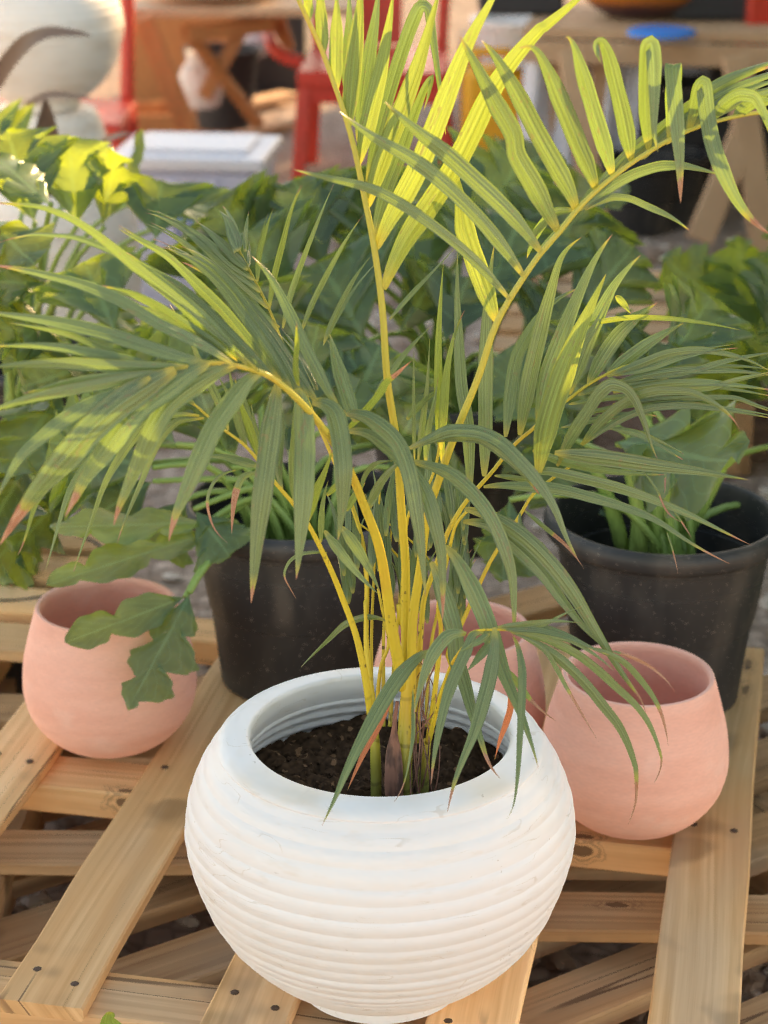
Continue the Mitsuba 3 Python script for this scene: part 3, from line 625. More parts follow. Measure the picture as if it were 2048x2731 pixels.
# ------------------------------------------------------------------ the palm
FRONDS = [  # frond number, radius at the foot and at the end, points of its stalk
    (1, 0.0042, 0.0016, [(0.0247,1.9,0.3367),(0.0222,1.9018,0.4154),(0.022,1.9033,0.4798),(0.0178,1.9048,0.5394),(0.0129,1.9066,0.6144),(0.0026,1.9085,0.6875),(-0.0012,1.9103,0.7495),(-0.0103,1.914,0.8189),(-0.0192,1.9165,0.8643),(-0.0266,1.9186,0.9016),(-0.037,1.9208,0.9399),(-0.0472,1.9226,0.9691),(-0.0588,1.9245,1.0008),(-0.0717,1.9262,1.028),(-0.0788,1.9272,1.0436),(-0.0858,1.9285,1.0634),(-0.0927,1.93,1.0887)]),
    (2, 0.0044, 0.0014, [(0.0282,1.89,0.3308),(0.0285,1.89,0.4173),(0.0369,1.89,0.4941),(0.0428,1.89,0.5452),(0.055,1.89,0.5871),(0.0701,1.8909,0.6331),(0.0924,1.8934,0.6922),(0.1071,1.8954,0.7407),(0.1335,1.8976,0.7886),(0.1524,1.8989,0.816),(0.1654,1.8997,0.8306),(0.1814,1.9024,0.8512),(0.2004,1.9058,0.8701),(0.2165,1.9084,0.8831),(0.2341,1.9112,0.896),(0.2488,1.9133,0.9052),(0.265,1.9157,0.9145),(0.2856,1.9185,0.9243),(0.3064,1.9213,0.9312),(0.3303,1.9243,0.9366),(0.3529,1.9271,0.9398),(0.3771,1.93,0.94)]),
    (3, 0.0052, 0.0012, [(0.0204,1.89,0.3562),(0.0091,1.8798,0.422),(-0.0043,1.8546,0.5257),(-0.0195,1.8329,0.5806),(-0.034,1.8103,0.6277),(-0.0485,1.7875,0.662),(-0.0663,1.7625,0.6966),(-0.0863,1.7383,0.727),(-0.0942,1.7314,0.7365),(-0.1101,1.7195,0.7498),(-0.1285,1.7068,0.7588),(-0.1519,1.691,0.7665),(-0.18,1.6744,0.7652),(-0.2059,1.6624,0.7619),(-0.2317,1.6496,0.7533),(-0.2497,1.64,0.7445)]),
    (4, 0.0026, 0.001, [(-0.0124,1.93,0.3106),(-0.0188,1.9534,0.3883),(-0.0179,1.9674,0.4347),(-0.0212,1.9795,0.4746),(-0.0768,2.0523,0.6049),(-0.1055,2.0784,0.6633),(-0.1139,2.087,0.6852),(-0.1239,2.0959,0.707),(-0.1357,2.1049,0.7287),(-0.1475,2.1135,0.7489),(-0.1559,2.12,0.7644)]),
    (5, 0.0034, 0.001, [(-0.0137,1.88,0.3322),(-0.0271,1.8738,0.4191),(-0.041,1.8704,0.4642),(-0.0514,1.8641,0.4964),(-0.0634,1.8568,0.5282),(-0.0752,1.8502,0.5558),(-0.087,1.8449,0.576),(-0.1061,1.8391,0.6027),(-0.1327,1.8353,0.6406),(-0.1546,1.8329,0.6589),(-0.1662,1.8316,0.6704),(-0.1791,1.83,0.6835)]),
    (6, 0.003, 0.001, [(0.0333,1.91,0.2837),(0.0363,1.9196,0.3709),(0.0409,1.9273,0.4392),(0.0475,1.9298,0.4598),(0.0603,1.9343,0.4966),(0.0629,1.9354,0.5054),(0.0804,1.9398,0.5384),(0.0963,1.9428,0.5579),(0.1106,1.9454,0.5741),(0.1216,1.9475,0.5887),(0.1374,1.9502,0.6064),(0.1531,1.9514,0.6195),(0.1554,1.9517,0.6236),(0.182,1.9538,0.6447),(0.2023,1.9553,0.6609),(0.221,1.9567,0.6721),(0.2439,1.9582,0.682),(0.2733,1.96,0.6852)]),
    (7, 0.0026, 0.0012, [(0.0451,1.88,0.2985),(0.0531,1.8692,0.3771),(0.0571,1.8607,0.4373),(0.0539,1.8575,0.4599),(0.061,1.85,0.5108),(0.0666,1.8451,0.5429),(0.069,1.8434,0.554),(0.0809,1.84,0.5718)]),
    (11, 0.0026, 0.0012, [(0.0464,1.9,0.2889),(0.0577,1.9084,0.3362),(0.0706,1.9152,0.373),(0.0654,1.9167,0.379),(0.0815,1.924,0.417),(0.0959,1.9304,0.4498),(0.1087,1.9358,0.4775),(0.1391,1.9461,0.5255),(0.1518,1.9506,0.5464),(0.1711,1.9551,0.5619),(0.1937,1.96,0.5756)]),
    (8, 0.0022, 0.0008, [(0.0465,1.87,0.3065),(0.0534,1.8418,0.3569),(0.0665,1.804,0.4259),(0.0807,1.7843,0.4604),(0.0817,1.7801,0.4685),(0.0952,1.78,0.4727),(0.1149,1.78,0.4727),(0.1362,1.78,0.4678)]),
    (9, 0.0022, 0.0012, [(-0.0098,1.91,0.3226),(-0.018,1.9265,0.3948),(-0.0196,1.9359,0.4355),(-0.0186,1.9388,0.4202),(-0.0177,1.95,0.469)]),
    (10, 0.0024, 0.001, [(0.0336,1.93,0.292),(0.0233,1.9384,0.3802),(0.0149,1.9435,0.4321),(0.0169,1.9465,0.3987),(0.0201,1.9524,0.4591),(0.024,1.9583,0.5185),(0.0444,1.9621,0.55),(0.0539,1.9649,0.5764),(0.0584,1.97,0.6259)]),
    (12, 0.0018, 0.0012, [(-0.0066,1.93,0.3218),(-0.0032,1.9361,0.3594),(0.0051,1.9404,0.3847),(-0.0013,1.9458,0.4171),(-0.0062,1.95,0.4422)]),
    (9, 0.0019, 0.0008, [(-0.0131,1.93,0.292),(-0.0133,1.9564,0.3718),(-0.0113,1.9746,0.4316),(-0.0036,2,0.536)]),
    (10, 0.0019, 0.0008, [(-0.0006,1.93,0.292),(-0.0007,1.9609,0.3697),(0.0029,1.9805,0.4291),(0.0086,2,0.4966)]),
    (12, 0.0019, 0.0008, [(0.0063,1.93,0.292),(0.0118,1.9622,0.3691),(0.0171,1.9821,0.4284),(0.0156,2,0.4883)]),
    (9, 0.0019, 0.0008, [(0.0233,1.93,0.292),(0.0243,1.9581,0.371),(0.0312,1.9769,0.4306),(-0.0277,2,0.4963)]),
    (10, 0.0019, 0.0008, [(0.0321,1.93,0.292),(0.0369,1.957,0.3716),(0.0454,1.9754,0.4313),(0.0276,2,0.5291)]),
    (12, 0.0019, 0.0008, [(0.0447,1.93,0.292),(0.0494,1.9572,0.3715),(0.0596,1.9757,0.4311),(-0.0051,2,0.5028)]),
]
LEAFLETS = [  # frond number, width, dry share of the length, kind, direction the blade faces, points from foot to tip
    (1, 0.0183, 0.00, 1, (0.14,-0.99,0.07), [(-0.0004,1.91,0.7732),(0.02,1.9166,0.8181),(0.0426,1.922,0.8508),(0.065,1.9275,0.8846),(0.0842,1.9332,0.9212),(0.1017,1.9388,0.9575),(0.1236,1.9442,0.9891),(0.1499,1.9496,1.0176),(0.1489,1.95,1.0147),(0.1825,1.956,1.0415),(0.2029,1.96,1.0612)]),
    (1, 0.0170, 0.00, 1, (-0.15,-0.96,0.24), [(-0.0075,1.915,0.8116),(0.0049,1.9196,0.839),(0.02,1.9242,0.864),(0.035,1.9293,0.8934),(0.0481,1.9347,0.9254),(0.0628,1.9411,0.9631),(0.0804,1.9483,1.0047),(0.1023,1.9554,1.043),(0.1154,1.96,1.0684)]),
    (1, 0.0114, 0.00, 0, (0.07,-0.92,0.38), [(-0.0094,1.93,0.8196),(-0.0014,1.9506,0.849),(0.014,1.9768,0.8853),(0.0308,1.9872,0.9311),(0.0421,1.9843,0.959),(0.0466,1.9835,0.9654),(0.0429,1.9816,0.9473),(0.0384,1.98,0.9323)]),
    (1, 0.0150, 0.00, 1, (0.07,-0.99,0.12), [(-0.015,1.92,0.852),(-0.0059,1.9246,0.8837),(0.0061,1.9293,0.916),(0.0202,1.9346,0.9508),(0.0335,1.94,0.9868),(0.0445,1.9455,1.024),(0.0532,1.95,1.0538)]),
    (1, 0.0120, 0.00, 0, (0.34,-0.88,0.33), [(-0.0158,1.935,0.8678),(-0.0075,1.9495,0.9075),(0.0046,1.9654,0.95),(0.0167,1.9726,0.9878),(0.0287,1.9761,1.0199),(0.0361,1.9776,1.033),(0.0414,1.9781,1.0314),(0.0461,1.98,1.0075),(0.0518,1.98,0.9702),(0.06,1.98,0.9094)]),
    (1, 0.0132, 0.00, 1, (-0.17,-0.97,0.16), [(-0.0243,1.92,0.8922),(-0.0178,1.9235,0.9201),(-0.0088,1.928,0.9564),(-0.0014,1.9321,0.9881),(0.0052,1.9368,1.0252),(0.0089,1.94,1.0507)]),
    (1, 0.0121, 0.00, 0, (0.19,-0.96,0.21), [(-0.024,1.935,0.9104),(-0.0194,1.9439,0.9477),(-0.0134,1.9542,0.9906),(-0.0074,1.9632,1.0275),(-0.0044,1.97,1.0558)]),
    (1, 0.0136, 0.00, 1, (0.10,-0.99,0.14), [(-0.0334,1.92,0.9274),(-0.0311,1.9243,0.957),(-0.0272,1.93,0.9957),(-0.0227,1.9358,1.0339),(-0.0204,1.94,1.0621)]),
    (1, 0.0083, 0.00, 0, (0.19,-0.95,0.26), [(-0.0329,1.94,0.9454),(-0.035,1.9503,0.9823),(-0.0327,1.9613,1.0219),(-0.0327,1.97,1.0529)]),
    (1, 0.0112, 0.00, 1, (0.11,-0.97,0.22), [(-0.0446,1.92,0.9624),(-0.0449,1.9254,0.9862),(-0.0441,1.9317,1.0143),(-0.0437,1.94,1.0507)]),
    (1, 0.0100, 0.00, 1, (0.11,-0.97,0.23), [(-0.0565,1.925,0.9954),(-0.0576,1.9295,1.0146),(-0.0589,1.9354,1.0397),(-0.0593,1.94,1.0592)]),
    (1, 0.0076, 0.00, 1, (-0.35,-0.88,0.32), [(-0.069,1.925,1.0256),(-0.0705,1.9308,1.0403),(-0.0717,1.94,1.0635)]),
    (1, 0.0079, 0.00, 1, (-0.32,-0.88,0.36), [(-0.0787,1.925,1.0439),(-0.0787,1.93,1.0576),(-0.0743,1.94,1.0848)]),
    (2, 0.0102, 0.02, 2, (0.54,-0.80,0.25), [(0.1199,1.89,0.7688),(0.0878,1.873,0.8092),(0.0604,1.8599,0.8364),(0.0189,1.841,0.8705),(-0.0128,1.8274,0.8898),(-0.0467,1.8138,0.901),(-0.0808,1.8,0.9122)]),
    (2, 0.0135, 0.02, 2, (0.53,-0.84,0.14), [(0.1329,1.89,0.7913),(0.1228,1.8842,0.8077),(0.096,1.8702,0.8445),(0.0731,1.8592,0.8708),(0.0507,1.8489,0.8937),(0.0216,1.8364,0.9172),(-0.007,1.8249,0.9352),(-0.0405,1.81,0.9625)]),
    (2, 0.0147, 0.02, 2, (0.49,-0.87,0.04), [(0.1493,1.895,0.8134),(0.1488,1.8947,0.8143),(0.1294,1.8838,0.8413),(0.1106,1.8741,0.8631),(0.0846,1.8614,0.8895),(0.0577,1.8481,0.9163),(0.0285,1.8343,0.9412),(0.0008,1.82,0.9685)]),
    (2, 0.0165, 0.02, 2, (0.30,-0.94,-0.14), [(0.1657,1.9,0.8313),(0.157,1.8952,0.8476),(0.1407,1.8858,0.8789),(0.1215,1.8747,0.9151),(0.1208,1.8723,0.9239),(0.1006,1.8602,0.9622),(0.0823,1.8491,0.9966),(0.0672,1.84,1.0236)]),
    (2, 0.0164, 0.02, 2, (0.31,-0.94,-0.13), [(0.1823,1.905,0.8511),(0.1761,1.9,0.8683),(0.1628,1.8923,0.8931),(0.1451,1.8824,0.9238),(0.126,1.8709,0.9592),(0.1105,1.8618,0.9863),(0.0969,1.8544,1.0071),(0.087,1.85,1.018)]),
    (2, 0.0159, 0.02, 2, (0.33,-0.92,-0.21), [(0.2011,1.91,0.8699),(0.1931,1.9002,0.8908),(0.1789,1.8849,0.9219),(0.1633,1.8686,0.9567),(0.1472,1.8593,0.9909),(0.1364,1.8542,1.0085),(0.1291,1.8521,1.0123),(0.1213,1.85,1.0112)]),
    (2, 0.0142, 0.02, 2, (0.12,-0.98,-0.17), [(0.2155,1.91,0.8835),(0.2077,1.9047,0.9092),(0.1953,1.8971,0.9444),(0.1813,1.8883,0.9849),(0.1713,1.8823,1.0114),(0.1659,1.8806,1.0173),(0.1641,1.88,1.0153)]),
    (2, 0.0141, 0.00, 2, (0.07,-0.93,-0.35), [(0.2333,1.915,0.8964),(0.2249,1.9027,0.9332),(0.2122,1.8889,0.9748),(0.2016,1.8821,1.0058),(0.1961,1.88,1.0138),(0.1922,1.8789,1.0105),(0.197,1.875,0.9941)]),
    (2, 0.0132, 0.00, 0, (-0.13,-0.98,0.14), [(0.2504,1.92,0.9044),(0.2457,1.9096,0.9304),(0.2409,1.8904,0.9774),(0.2394,1.8813,1.0087),(0.2423,1.8799,1.012),(0.2454,1.8734,0.9915),(0.246,1.867,0.9613),(0.2463,1.8636,0.939),(0.2508,1.86,0.9158)]),
    (2, 0.0134, 0.12, 0, (-0.24,-0.70,0.68), [(0.2685,1.92,0.9151),(0.2681,1.9117,0.9448),(0.2672,1.9007,0.983),(0.2663,1.8988,0.9897),(0.2656,1.8976,0.9863),(0.2689,1.8858,0.9494),(0.2731,1.8763,0.9074),(0.2755,1.87,0.866)]),
    (2, 0.0140, 0.12, 0, (-0.31,-0.88,0.36), [(0.2876,1.92,0.9241),(0.2906,1.9123,0.952),(0.2941,1.9072,0.9696),(0.2955,1.9063,0.9722),(0.2979,1.9011,0.9554),(0.3032,1.8864,0.9231),(0.3158,1.8699,0.8897),(0.3343,1.8648,0.8598),(0.3598,1.86,0.8385)]),
    (2, 0.0111, 0.05, 0, (-0.75,-0.65,0.10), [(0.3084,1.925,0.9317),(0.3168,1.9097,0.951),(0.33,1.8959,0.9621),(0.339,1.8889,0.9618),(0.3474,1.882,0.95),(0.3556,1.87,0.9262)]),
    (2, 0.0103, 0.05, 0, (-0.64,-0.77,-0.04), [(0.3298,1.93,0.9353),(0.3394,1.9202,0.9462),(0.3493,1.9116,0.9536),(0.3648,1.9,0.9541)]),
    (2, 0.0093, 0.05, 0, (-0.16,-0.69,0.70), [(0.2023,1.925,0.8674),(0.2225,1.939,0.8888),(0.2459,1.953,0.9073),(0.2695,1.966,0.923),(0.2932,1.98,0.9418)]),
    (2, 0.0096, 0.08, 0, (0.30,-0.95,0.06), [(0.2213,1.925,0.8826),(0.2515,1.9374,0.9103),(0.2818,1.9493,0.9351),(0.3124,1.96,0.9542),(0.3433,1.9698,0.9675),(0.3777,1.98,0.9764)]),
    (2, 0.0092, 0.03, 0, (0.28,-0.94,0.18), [(0.2432,1.925,0.8962),(0.2737,1.9389,0.9205),(0.3121,1.955,0.9461),(0.3432,1.9666,0.9591),(0.3828,1.98,0.9681)]),
    (2, 0.0083, 0.03, 0, (0.24,-0.89,0.39), [(0.2648,1.925,0.9119),(0.2959,1.9408,0.9306),(0.3351,1.9598,0.9512),(0.3832,1.98,0.9629)]),
    (2, 0.0075, 0.00, 0, (-0.06,-0.67,0.74), [(0.2866,1.925,0.9231),(0.2915,1.9351,0.9421),(0.3086,1.9473,0.96),(0.3339,1.96,0.9706),(0.3773,1.98,0.9809)]),
    (2, 0.0085, 0.05, 0, (0.52,-0.85,-0.08), [(0.2938,1.925,0.9276),(0.3259,1.945,0.9404),(0.3585,1.9639,0.9491),(0.3885,1.98,0.9523)]),
    (2, 0.0073, 0.00, 0, (0.46,-0.85,0.25), [(0.1864,1.925,0.8491),(0.2086,1.944,0.871),(0.2342,1.9629,0.8901),(0.2567,1.98,0.9082)]),
    (2, 0.0061, 0.08, 0, (0.24,-0.85,0.46), [(0.1675,1.925,0.8261),(0.1911,1.9439,0.8495),(0.2166,1.9628,0.8716),(0.2422,1.98,0.8897)]),
    (2, 0.0094, 0.00, 0, (0.12,-0.91,0.40), [(0.1853,1.92,0.848),(0.2011,1.924,0.8585),(0.2221,1.9293,0.8726),(0.2464,1.9347,0.8829),(0.2679,1.9392,0.8873),(0.2834,1.9422,0.8869),(0.2991,1.9454,0.8837),(0.3222,1.95,0.8766)]),
    (2, 0.0063, 0.03, 2, (0.14,-0.97,0.21), [(0.192,1.92,0.8487),(0.2069,1.9216,0.8568),(0.2189,1.9227,0.8603),(0.2311,1.9238,0.8593),(0.2529,1.9259,0.8505),(0.2764,1.9281,0.8392),(0.294,1.93,0.8264)]),
    (2, 0.0079, 0.03, 0, (-0.48,-0.84,-0.24), [(0.1823,1.92,0.8475),(0.1672,1.9288,0.8452),(0.1533,1.9396,0.8304),(0.1453,1.9494,0.8124),(0.1404,1.96,0.7909)]),
    (2, 0.0074, 0.03, 0, (-0.19,-0.75,0.64), [(0.1451,1.92,0.7994),(0.1636,1.931,0.82),(0.1822,1.9407,0.8363),(0.2008,1.95,0.8512)]),
    (2, 0.0187, 0.00, 1, (-0.33,-0.89,0.31), [(0.108,1.9,0.7441),(0.0967,1.9137,0.7734),(0.0861,1.9267,0.8014),(0.077,1.9394,0.8295),(0.0766,1.9408,0.8326),(0.0698,1.96,0.8764)]),
    (3, 0.0169, 0.02, 0, (0.14,-0.90,0.42), [(-0.0668,1.8,0.6941),(-0.0586,1.7955,0.6964),(-0.0467,1.7878,0.6912),(-0.0401,1.7742,0.6712),(-0.0371,1.7588,0.6412),(-0.0382,1.7547,0.6117),(-0.0425,1.75,0.5775)]),
    (3, 0.0184, 0.04, 0, (-0.05,-0.93,0.35), [(-0.085,1.77,0.713),(-0.0784,1.767,0.715),(-0.0733,1.7582,0.698),(-0.0717,1.7439,0.6696),(-0.0728,1.7289,0.637),(-0.0759,1.7191,0.5946),(-0.08,1.71,0.5548)]),
    (3, 0.0185, 0.08, 0, (0.14,-0.95,0.28), [(-0.0953,1.75,0.7299),(-0.0955,1.7491,0.728),(-0.0983,1.7405,0.7084),(-0.1033,1.7261,0.6758),(-0.1081,1.7118,0.6433),(-0.1136,1.7023,0.6013),(-0.1183,1.6934,0.5572),(-0.1202,1.69,0.54)]),
    (3, 0.0170, 0.13, 0, (-0.02,-0.91,0.41), [(-0.1074,1.72,0.7486),(-0.1149,1.7162,0.7465),(-0.1319,1.7039,0.7293),(-0.1488,1.6898,0.7077),(-0.1632,1.6768,0.6786),(-0.1752,1.6698,0.6517),(-0.1831,1.6653,0.6341),(-0.1889,1.66,0.6123)]),
    (3, 0.0167, 0.10, 0, (0.17,-0.96,0.23), [(-0.128,1.7,0.7609),(-0.1382,1.6953,0.7595),(-0.1609,1.6838,0.7502),(-0.1848,1.6702,0.7345),(-0.1995,1.6595,0.7137),(-0.2126,1.6563,0.686),(-0.2229,1.6536,0.6636),(-0.2303,1.6517,0.6468),(-0.2352,1.65,0.6312)]),
    (3, 0.0195, 0.13, 0, (-0.06,-0.90,0.42), [(-0.1504,1.68,0.7699),(-0.1663,1.6721,0.7638),(-0.1859,1.6616,0.753),(-0.2055,1.6506,0.741),(-0.2239,1.6397,0.7234),(-0.2407,1.6366,0.7002),(-0.2563,1.6339,0.6797),(-0.2635,1.6322,0.6659),(-0.2738,1.63,0.6471)]),
    (3, 0.0233, 0.18, 0, (0.20,-0.97,0.14), [(-0.1771,1.66,0.7697),(-0.198,1.6506,0.7593),(-0.2241,1.6386,0.7449),(-0.2487,1.6257,0.7253),(-0.2703,1.6184,0.7025),(-0.2912,1.6155,0.6794),(-0.3083,1.613,0.6574),(-0.3271,1.61,0.6296)]),
    (3, 0.0130, 0.00, 0, (-0.07,-0.83,0.55), [(-0.1977,1.65,0.7665),(-0.2242,1.6429,0.7533),(-0.2504,1.6362,0.7457),(-0.2702,1.6308,0.7349),(-0.2897,1.6221,0.7209),(-0.3053,1.6145,0.7081),(-0.3144,1.6084,0.6948),(-0.3249,1.6,0.6753)]),
    (3, 0.0099, 0.00, 0, (0.23,-0.97,0.08), [(-0.1839,1.66,0.7683),(-0.218,1.6515,0.7646),(-0.2506,1.6433,0.7602),(-0.283,1.6352,0.7558),(-0.3088,1.6285,0.751),(-0.3217,1.6251,0.7473),(-0.3411,1.62,0.7413)]),
    (3, 0.0057, 0.05, 0, (0.17,-0.98,0.11), [(-0.192,1.66,0.7655),(-0.2183,1.6554,0.7669),(-0.2446,1.6507,0.7663),(-0.2683,1.6465,0.7634),(-0.288,1.6429,0.7589),(-0.3038,1.64,0.755)]),
    (3, 0.0104, 0.00, 0, (0.18,-0.98,0.09), [(-0.1672,1.67,0.7694),(-0.1924,1.6656,0.7701),(-0.2318,1.6586,0.7736),(-0.2709,1.6516,0.7779),(-0.3032,1.6458,0.7789),(-0.3356,1.64,0.7773)]),
    (3, 0.0082, 0.05, 0, (-0.02,-0.90,0.43), [(-0.1916,1.67,0.7694),(-0.2199,1.672,0.7751),(-0.2469,1.6739,0.7802),(-0.274,1.6757,0.7846),(-0.3012,1.6776,0.7861),(-0.337,1.68,0.7847)]),
    (3, 0.0134, 0.03, 0, (0.17,-0.68,0.71), [(-0.1518,1.68,0.7694),(-0.1935,1.68,0.7815),(-0.2335,1.68,0.7955),(-0.2735,1.68,0.8053),(-0.3068,1.68,0.8109),(-0.3429,1.68,0.8158)]),
    (3, 0.0064, 0.00, 0, (-0.04,-0.83,0.56), [(-0.1958,1.67,0.7647),(-0.2178,1.6752,0.7716),(-0.2479,1.6828,0.7849),(-0.2713,1.6884,0.7931),(-0.2964,1.6941,0.7971),(-0.3231,1.7,0.7996)]),
    (3, 0.0112, 0.08, 0, (0.17,-0.69,0.71), [(-0.1302,1.69,0.7657),(-0.1607,1.6947,0.7842),(-0.1948,1.6997,0.7997),(-0.2286,1.7049,0.8194),(-0.2627,1.7098,0.8321),(-0.2901,1.7134,0.8382),(-0.3149,1.7167,0.8429),(-0.3399,1.72,0.8456)]),
    (3, 0.0103, 0.05, 0, (-0.26,-0.96,-0.09), [(-0.109,1.71,0.7523),(-0.1283,1.7143,0.7669),(-0.1558,1.7207,0.7894),(-0.1791,1.7264,0.8107),(-0.2065,1.7326,0.8318),(-0.2311,1.7383,0.8515),(-0.2571,1.7441,0.8712),(-0.2791,1.7486,0.8827),(-0.307,1.7537,0.89),(-0.3439,1.76,0.8913)]),
    (3, 0.0071, 0.08, 3, (0.01,-0.78,0.63), [(-0.12,1.71,0.7581),(-0.1559,1.7248,0.7969),(-0.1838,1.7345,0.8185),(-0.2117,1.7439,0.8374),(-0.2313,1.7499,0.8472),(-0.254,1.7564,0.8555),(-0.2797,1.7633,0.861),(-0.3044,1.7696,0.8611),(-0.3266,1.7753,0.8567),(-0.3448,1.78,0.8498)]),
    (3, 0.0090, 0.03, 0, (-0.03,-0.84,0.55), [(-0.0964,1.75,0.7311),(-0.1252,1.7661,0.7566),(-0.1542,1.782,0.7816),(-0.1834,1.7971,0.804),(-0.2129,1.8102,0.8183),(-0.2352,1.82,0.8291)]),
    (3, 0.0106, 0.00, 0, (-0.41,-0.91,0.09), [(-0.0942,1.76,0.7257),(-0.1187,1.776,0.7551),(-0.1434,1.7911,0.782),(-0.1697,1.8053,0.8048),(-0.1991,1.8207,0.8289),(-0.2229,1.831,0.8397),(-0.2439,1.84,0.8494)]),
    (3, 0.0095, 0.05, 3, (0.07,-0.74,0.67), [(-0.0833,1.77,0.715),(-0.1039,1.7896,0.7451),(-0.1276,1.8093,0.7739),(-0.1529,1.8289,0.8015),(-0.18,1.8455,0.8198),(-0.209,1.86,0.8282)]),
    (3, 0.0103, 0.03, 0, (0.11,-0.72,0.69), [(-0.0752,1.78,0.7072),(-0.0959,1.8016,0.7399),(-0.1212,1.8232,0.77),(-0.1438,1.8415,0.7952),(-0.1665,1.8565,0.8124),(-0.1926,1.87,0.8197)]),
    (3, 0.0108, 0.03, 0, (0.22,-0.64,0.74), [(-0.0625,1.79,0.7002),(-0.0848,1.8098,0.7283),(-0.1087,1.8309,0.7587),(-0.1328,1.8486,0.7812),(-0.1602,1.8672,0.8037),(-0.1833,1.88,0.8141)]),
    (3, 0.0095, 0.08, 0, (-0.05,-0.83,0.56), [(-0.0698,1.79,0.7025),(-0.089,1.806,0.728),(-0.1143,1.8251,0.7573),(-0.1383,1.8423,0.7829),(-0.1624,1.8565,0.8003),(-0.1899,1.87,0.8105)]),
    (3, 0.0070, 0.08, 0, (-0.40,-0.91,0.06), [(-0.1274,1.7,0.7655),(-0.1513,1.7124,0.7804),(-0.1768,1.725,0.7939),(-0.204,1.738,0.8075),(-0.2271,1.7482,0.8148),(-0.2564,1.76,0.8174)]),
    (3, 0.0056, 0.00, 2, (-0.38,-0.85,0.36), [(-0.1356,1.7,0.7669),(-0.1628,1.718,0.7816),(-0.1917,1.7361,0.7951),(-0.2212,1.7523,0.8007),(-0.2524,1.77,0.8104)]),
    (3, 0.0111, 0.05, 0, (0.11,-0.87,0.48), [(-0.0446,1.8,0.6923),(-0.0586,1.811,0.7157),(-0.0734,1.8233,0.7426),(-0.0852,1.8336,0.7655),(-0.097,1.8434,0.7871),(-0.1089,1.8518,0.8046),(-0.1238,1.86,0.8191)]),
    (3, 0.0133, 0.00, 0, (0.02,-0.82,0.58), [(-0.0268,1.83,0.6659),(-0.0366,1.8482,0.6915),(-0.0451,1.8644,0.7147),(-0.0512,1.8786,0.7356),(-0.052,1.88,0.7375)]),
    (3, 0.0058, 0.08, 1, (0.52,-0.78,-0.34), [(-0.0775,1.77,0.7203),(-0.0794,1.7607,0.7419),(-0.0774,1.7496,0.7674),(-0.0772,1.74,0.7891)]),
    (3, 0.0044, 0.05, 3, (0.11,-0.37,0.92), [(-0.062,1.82,0.7005),(-0.0748,1.8531,0.7166),(-0.0877,1.8799,0.7289),(-0.0991,1.9,0.7373)]),
    (3, 0.0148, 0.03, 0, (-0.14,-0.91,0.40), [(-0.0417,1.84,0.6712),(-0.0221,1.829,0.6733),(-0.0041,1.8172,0.6663),(0.0122,1.804,0.6536),(0.0225,1.7885,0.6325),(0.0298,1.7756,0.5979),(0.0344,1.7691,0.5639),(0.039,1.76,0.5161)]),
    (3, 0.0135, 0.12, 0, (0.02,-0.89,0.45), [(-0.0361,1.85,0.6491),(-0.0193,1.8412,0.6518),(-0.0012,1.83,0.6445),(0.0198,1.8147,0.6293),(0.0376,1.7986,0.6097),(0.048,1.787,0.5807),(0.0549,1.7802,0.5432),(0.0559,1.7732,0.5038),(0.0552,1.77,0.4856)]),
    (2, 0.0117, 0.02, 0, (0.04,-0.73,0.69), [(0.0228,1.87,0.624),(0.0455,1.859,0.6397),(0.0649,1.8498,0.6509),(0.0872,1.8399,0.6535),(0.1079,1.83,0.6482),(0.1287,1.819,0.6314),(0.1469,1.8141,0.6108),(0.1622,1.8091,0.587),(0.1747,1.8034,0.5569),(0.1841,1.8,0.5395)]),
    (2, 0.0095, 0.08, 0, (-0.24,-0.93,0.26), [(0.0366,1.87,0.6294),(0.0654,1.8613,0.6405),(0.088,1.8546,0.6412),(0.1061,1.8486,0.6336),(0.1243,1.8417,0.62),(0.1394,1.8351,0.6046),(0.1493,1.83,0.5912)]),
    (3, 0.0130, 0.08, 0, (-0.16,-0.91,0.37), [(0.0264,1.86,0.6154),(0.0355,1.8549,0.6151),(0.0581,1.8418,0.6122),(0.0805,1.8261,0.5994),(0.0997,1.8089,0.5801),(0.1147,1.7963,0.5495),(0.1226,1.7906,0.5193),(0.1246,1.7833,0.4795),(0.1233,1.78,0.4611)]),
    (3, 0.0084, 0.05, 2, (-0.64,-0.76,0.14), [(-0.0159,1.86,0.5686),(-0.0074,1.8536,0.5891),(0.0095,1.8444,0.6153),(0.02,1.84,0.625)]),
    (3, 0.0046, 0.05, 0, (-0.44,-0.89,-0.08), [(-0.0228,1.86,0.5867),(-0.015,1.8518,0.6094),(-0.0058,1.847,0.6184),(0.0109,1.84,0.6225)]),
    (3, 0.0081, 0.28, 1, (0.18,-0.90,-0.39), [(-0.0362,1.86,0.6469),(-0.0178,1.8545,0.668),(-0.0012,1.8487,0.6921),(0.0002,1.8478,0.6963),(0.0121,1.8444,0.7083),(0.0268,1.84,0.7237)]),
    (3, 0.0067, 0.00, 2, (0.32,-0.83,0.46), [(-0.0137,1.87,0.563),(0.0019,1.8903,0.5887),(0.0129,1.9,0.5985)]),
    (3, 0.0072, 0.05, 1, (0.40,-0.82,0.41), [(-0.0368,1.86,0.5636),(-0.0276,1.8708,0.5761),(-0.0183,1.88,0.5859)]),
    (4, 0.0100, 0.05, 0, (-0.10,-0.89,0.45), [(-0.1211,2.06,0.7126),(-0.1453,2.0723,0.7339),(-0.1704,2.0847,0.7545),(-0.1956,2.097,0.7751),(-0.2209,2.1086,0.7927),(-0.2518,2.12,0.8002)]),
    (4, 0.0109, 0.05, 0, (0.01,-0.74,0.67), [(-0.1281,2.06,0.7304),(-0.1533,2.0741,0.7487),(-0.1786,2.0883,0.7671),(-0.2126,2.1057,0.7866),(-0.2435,2.12,0.7985)]),
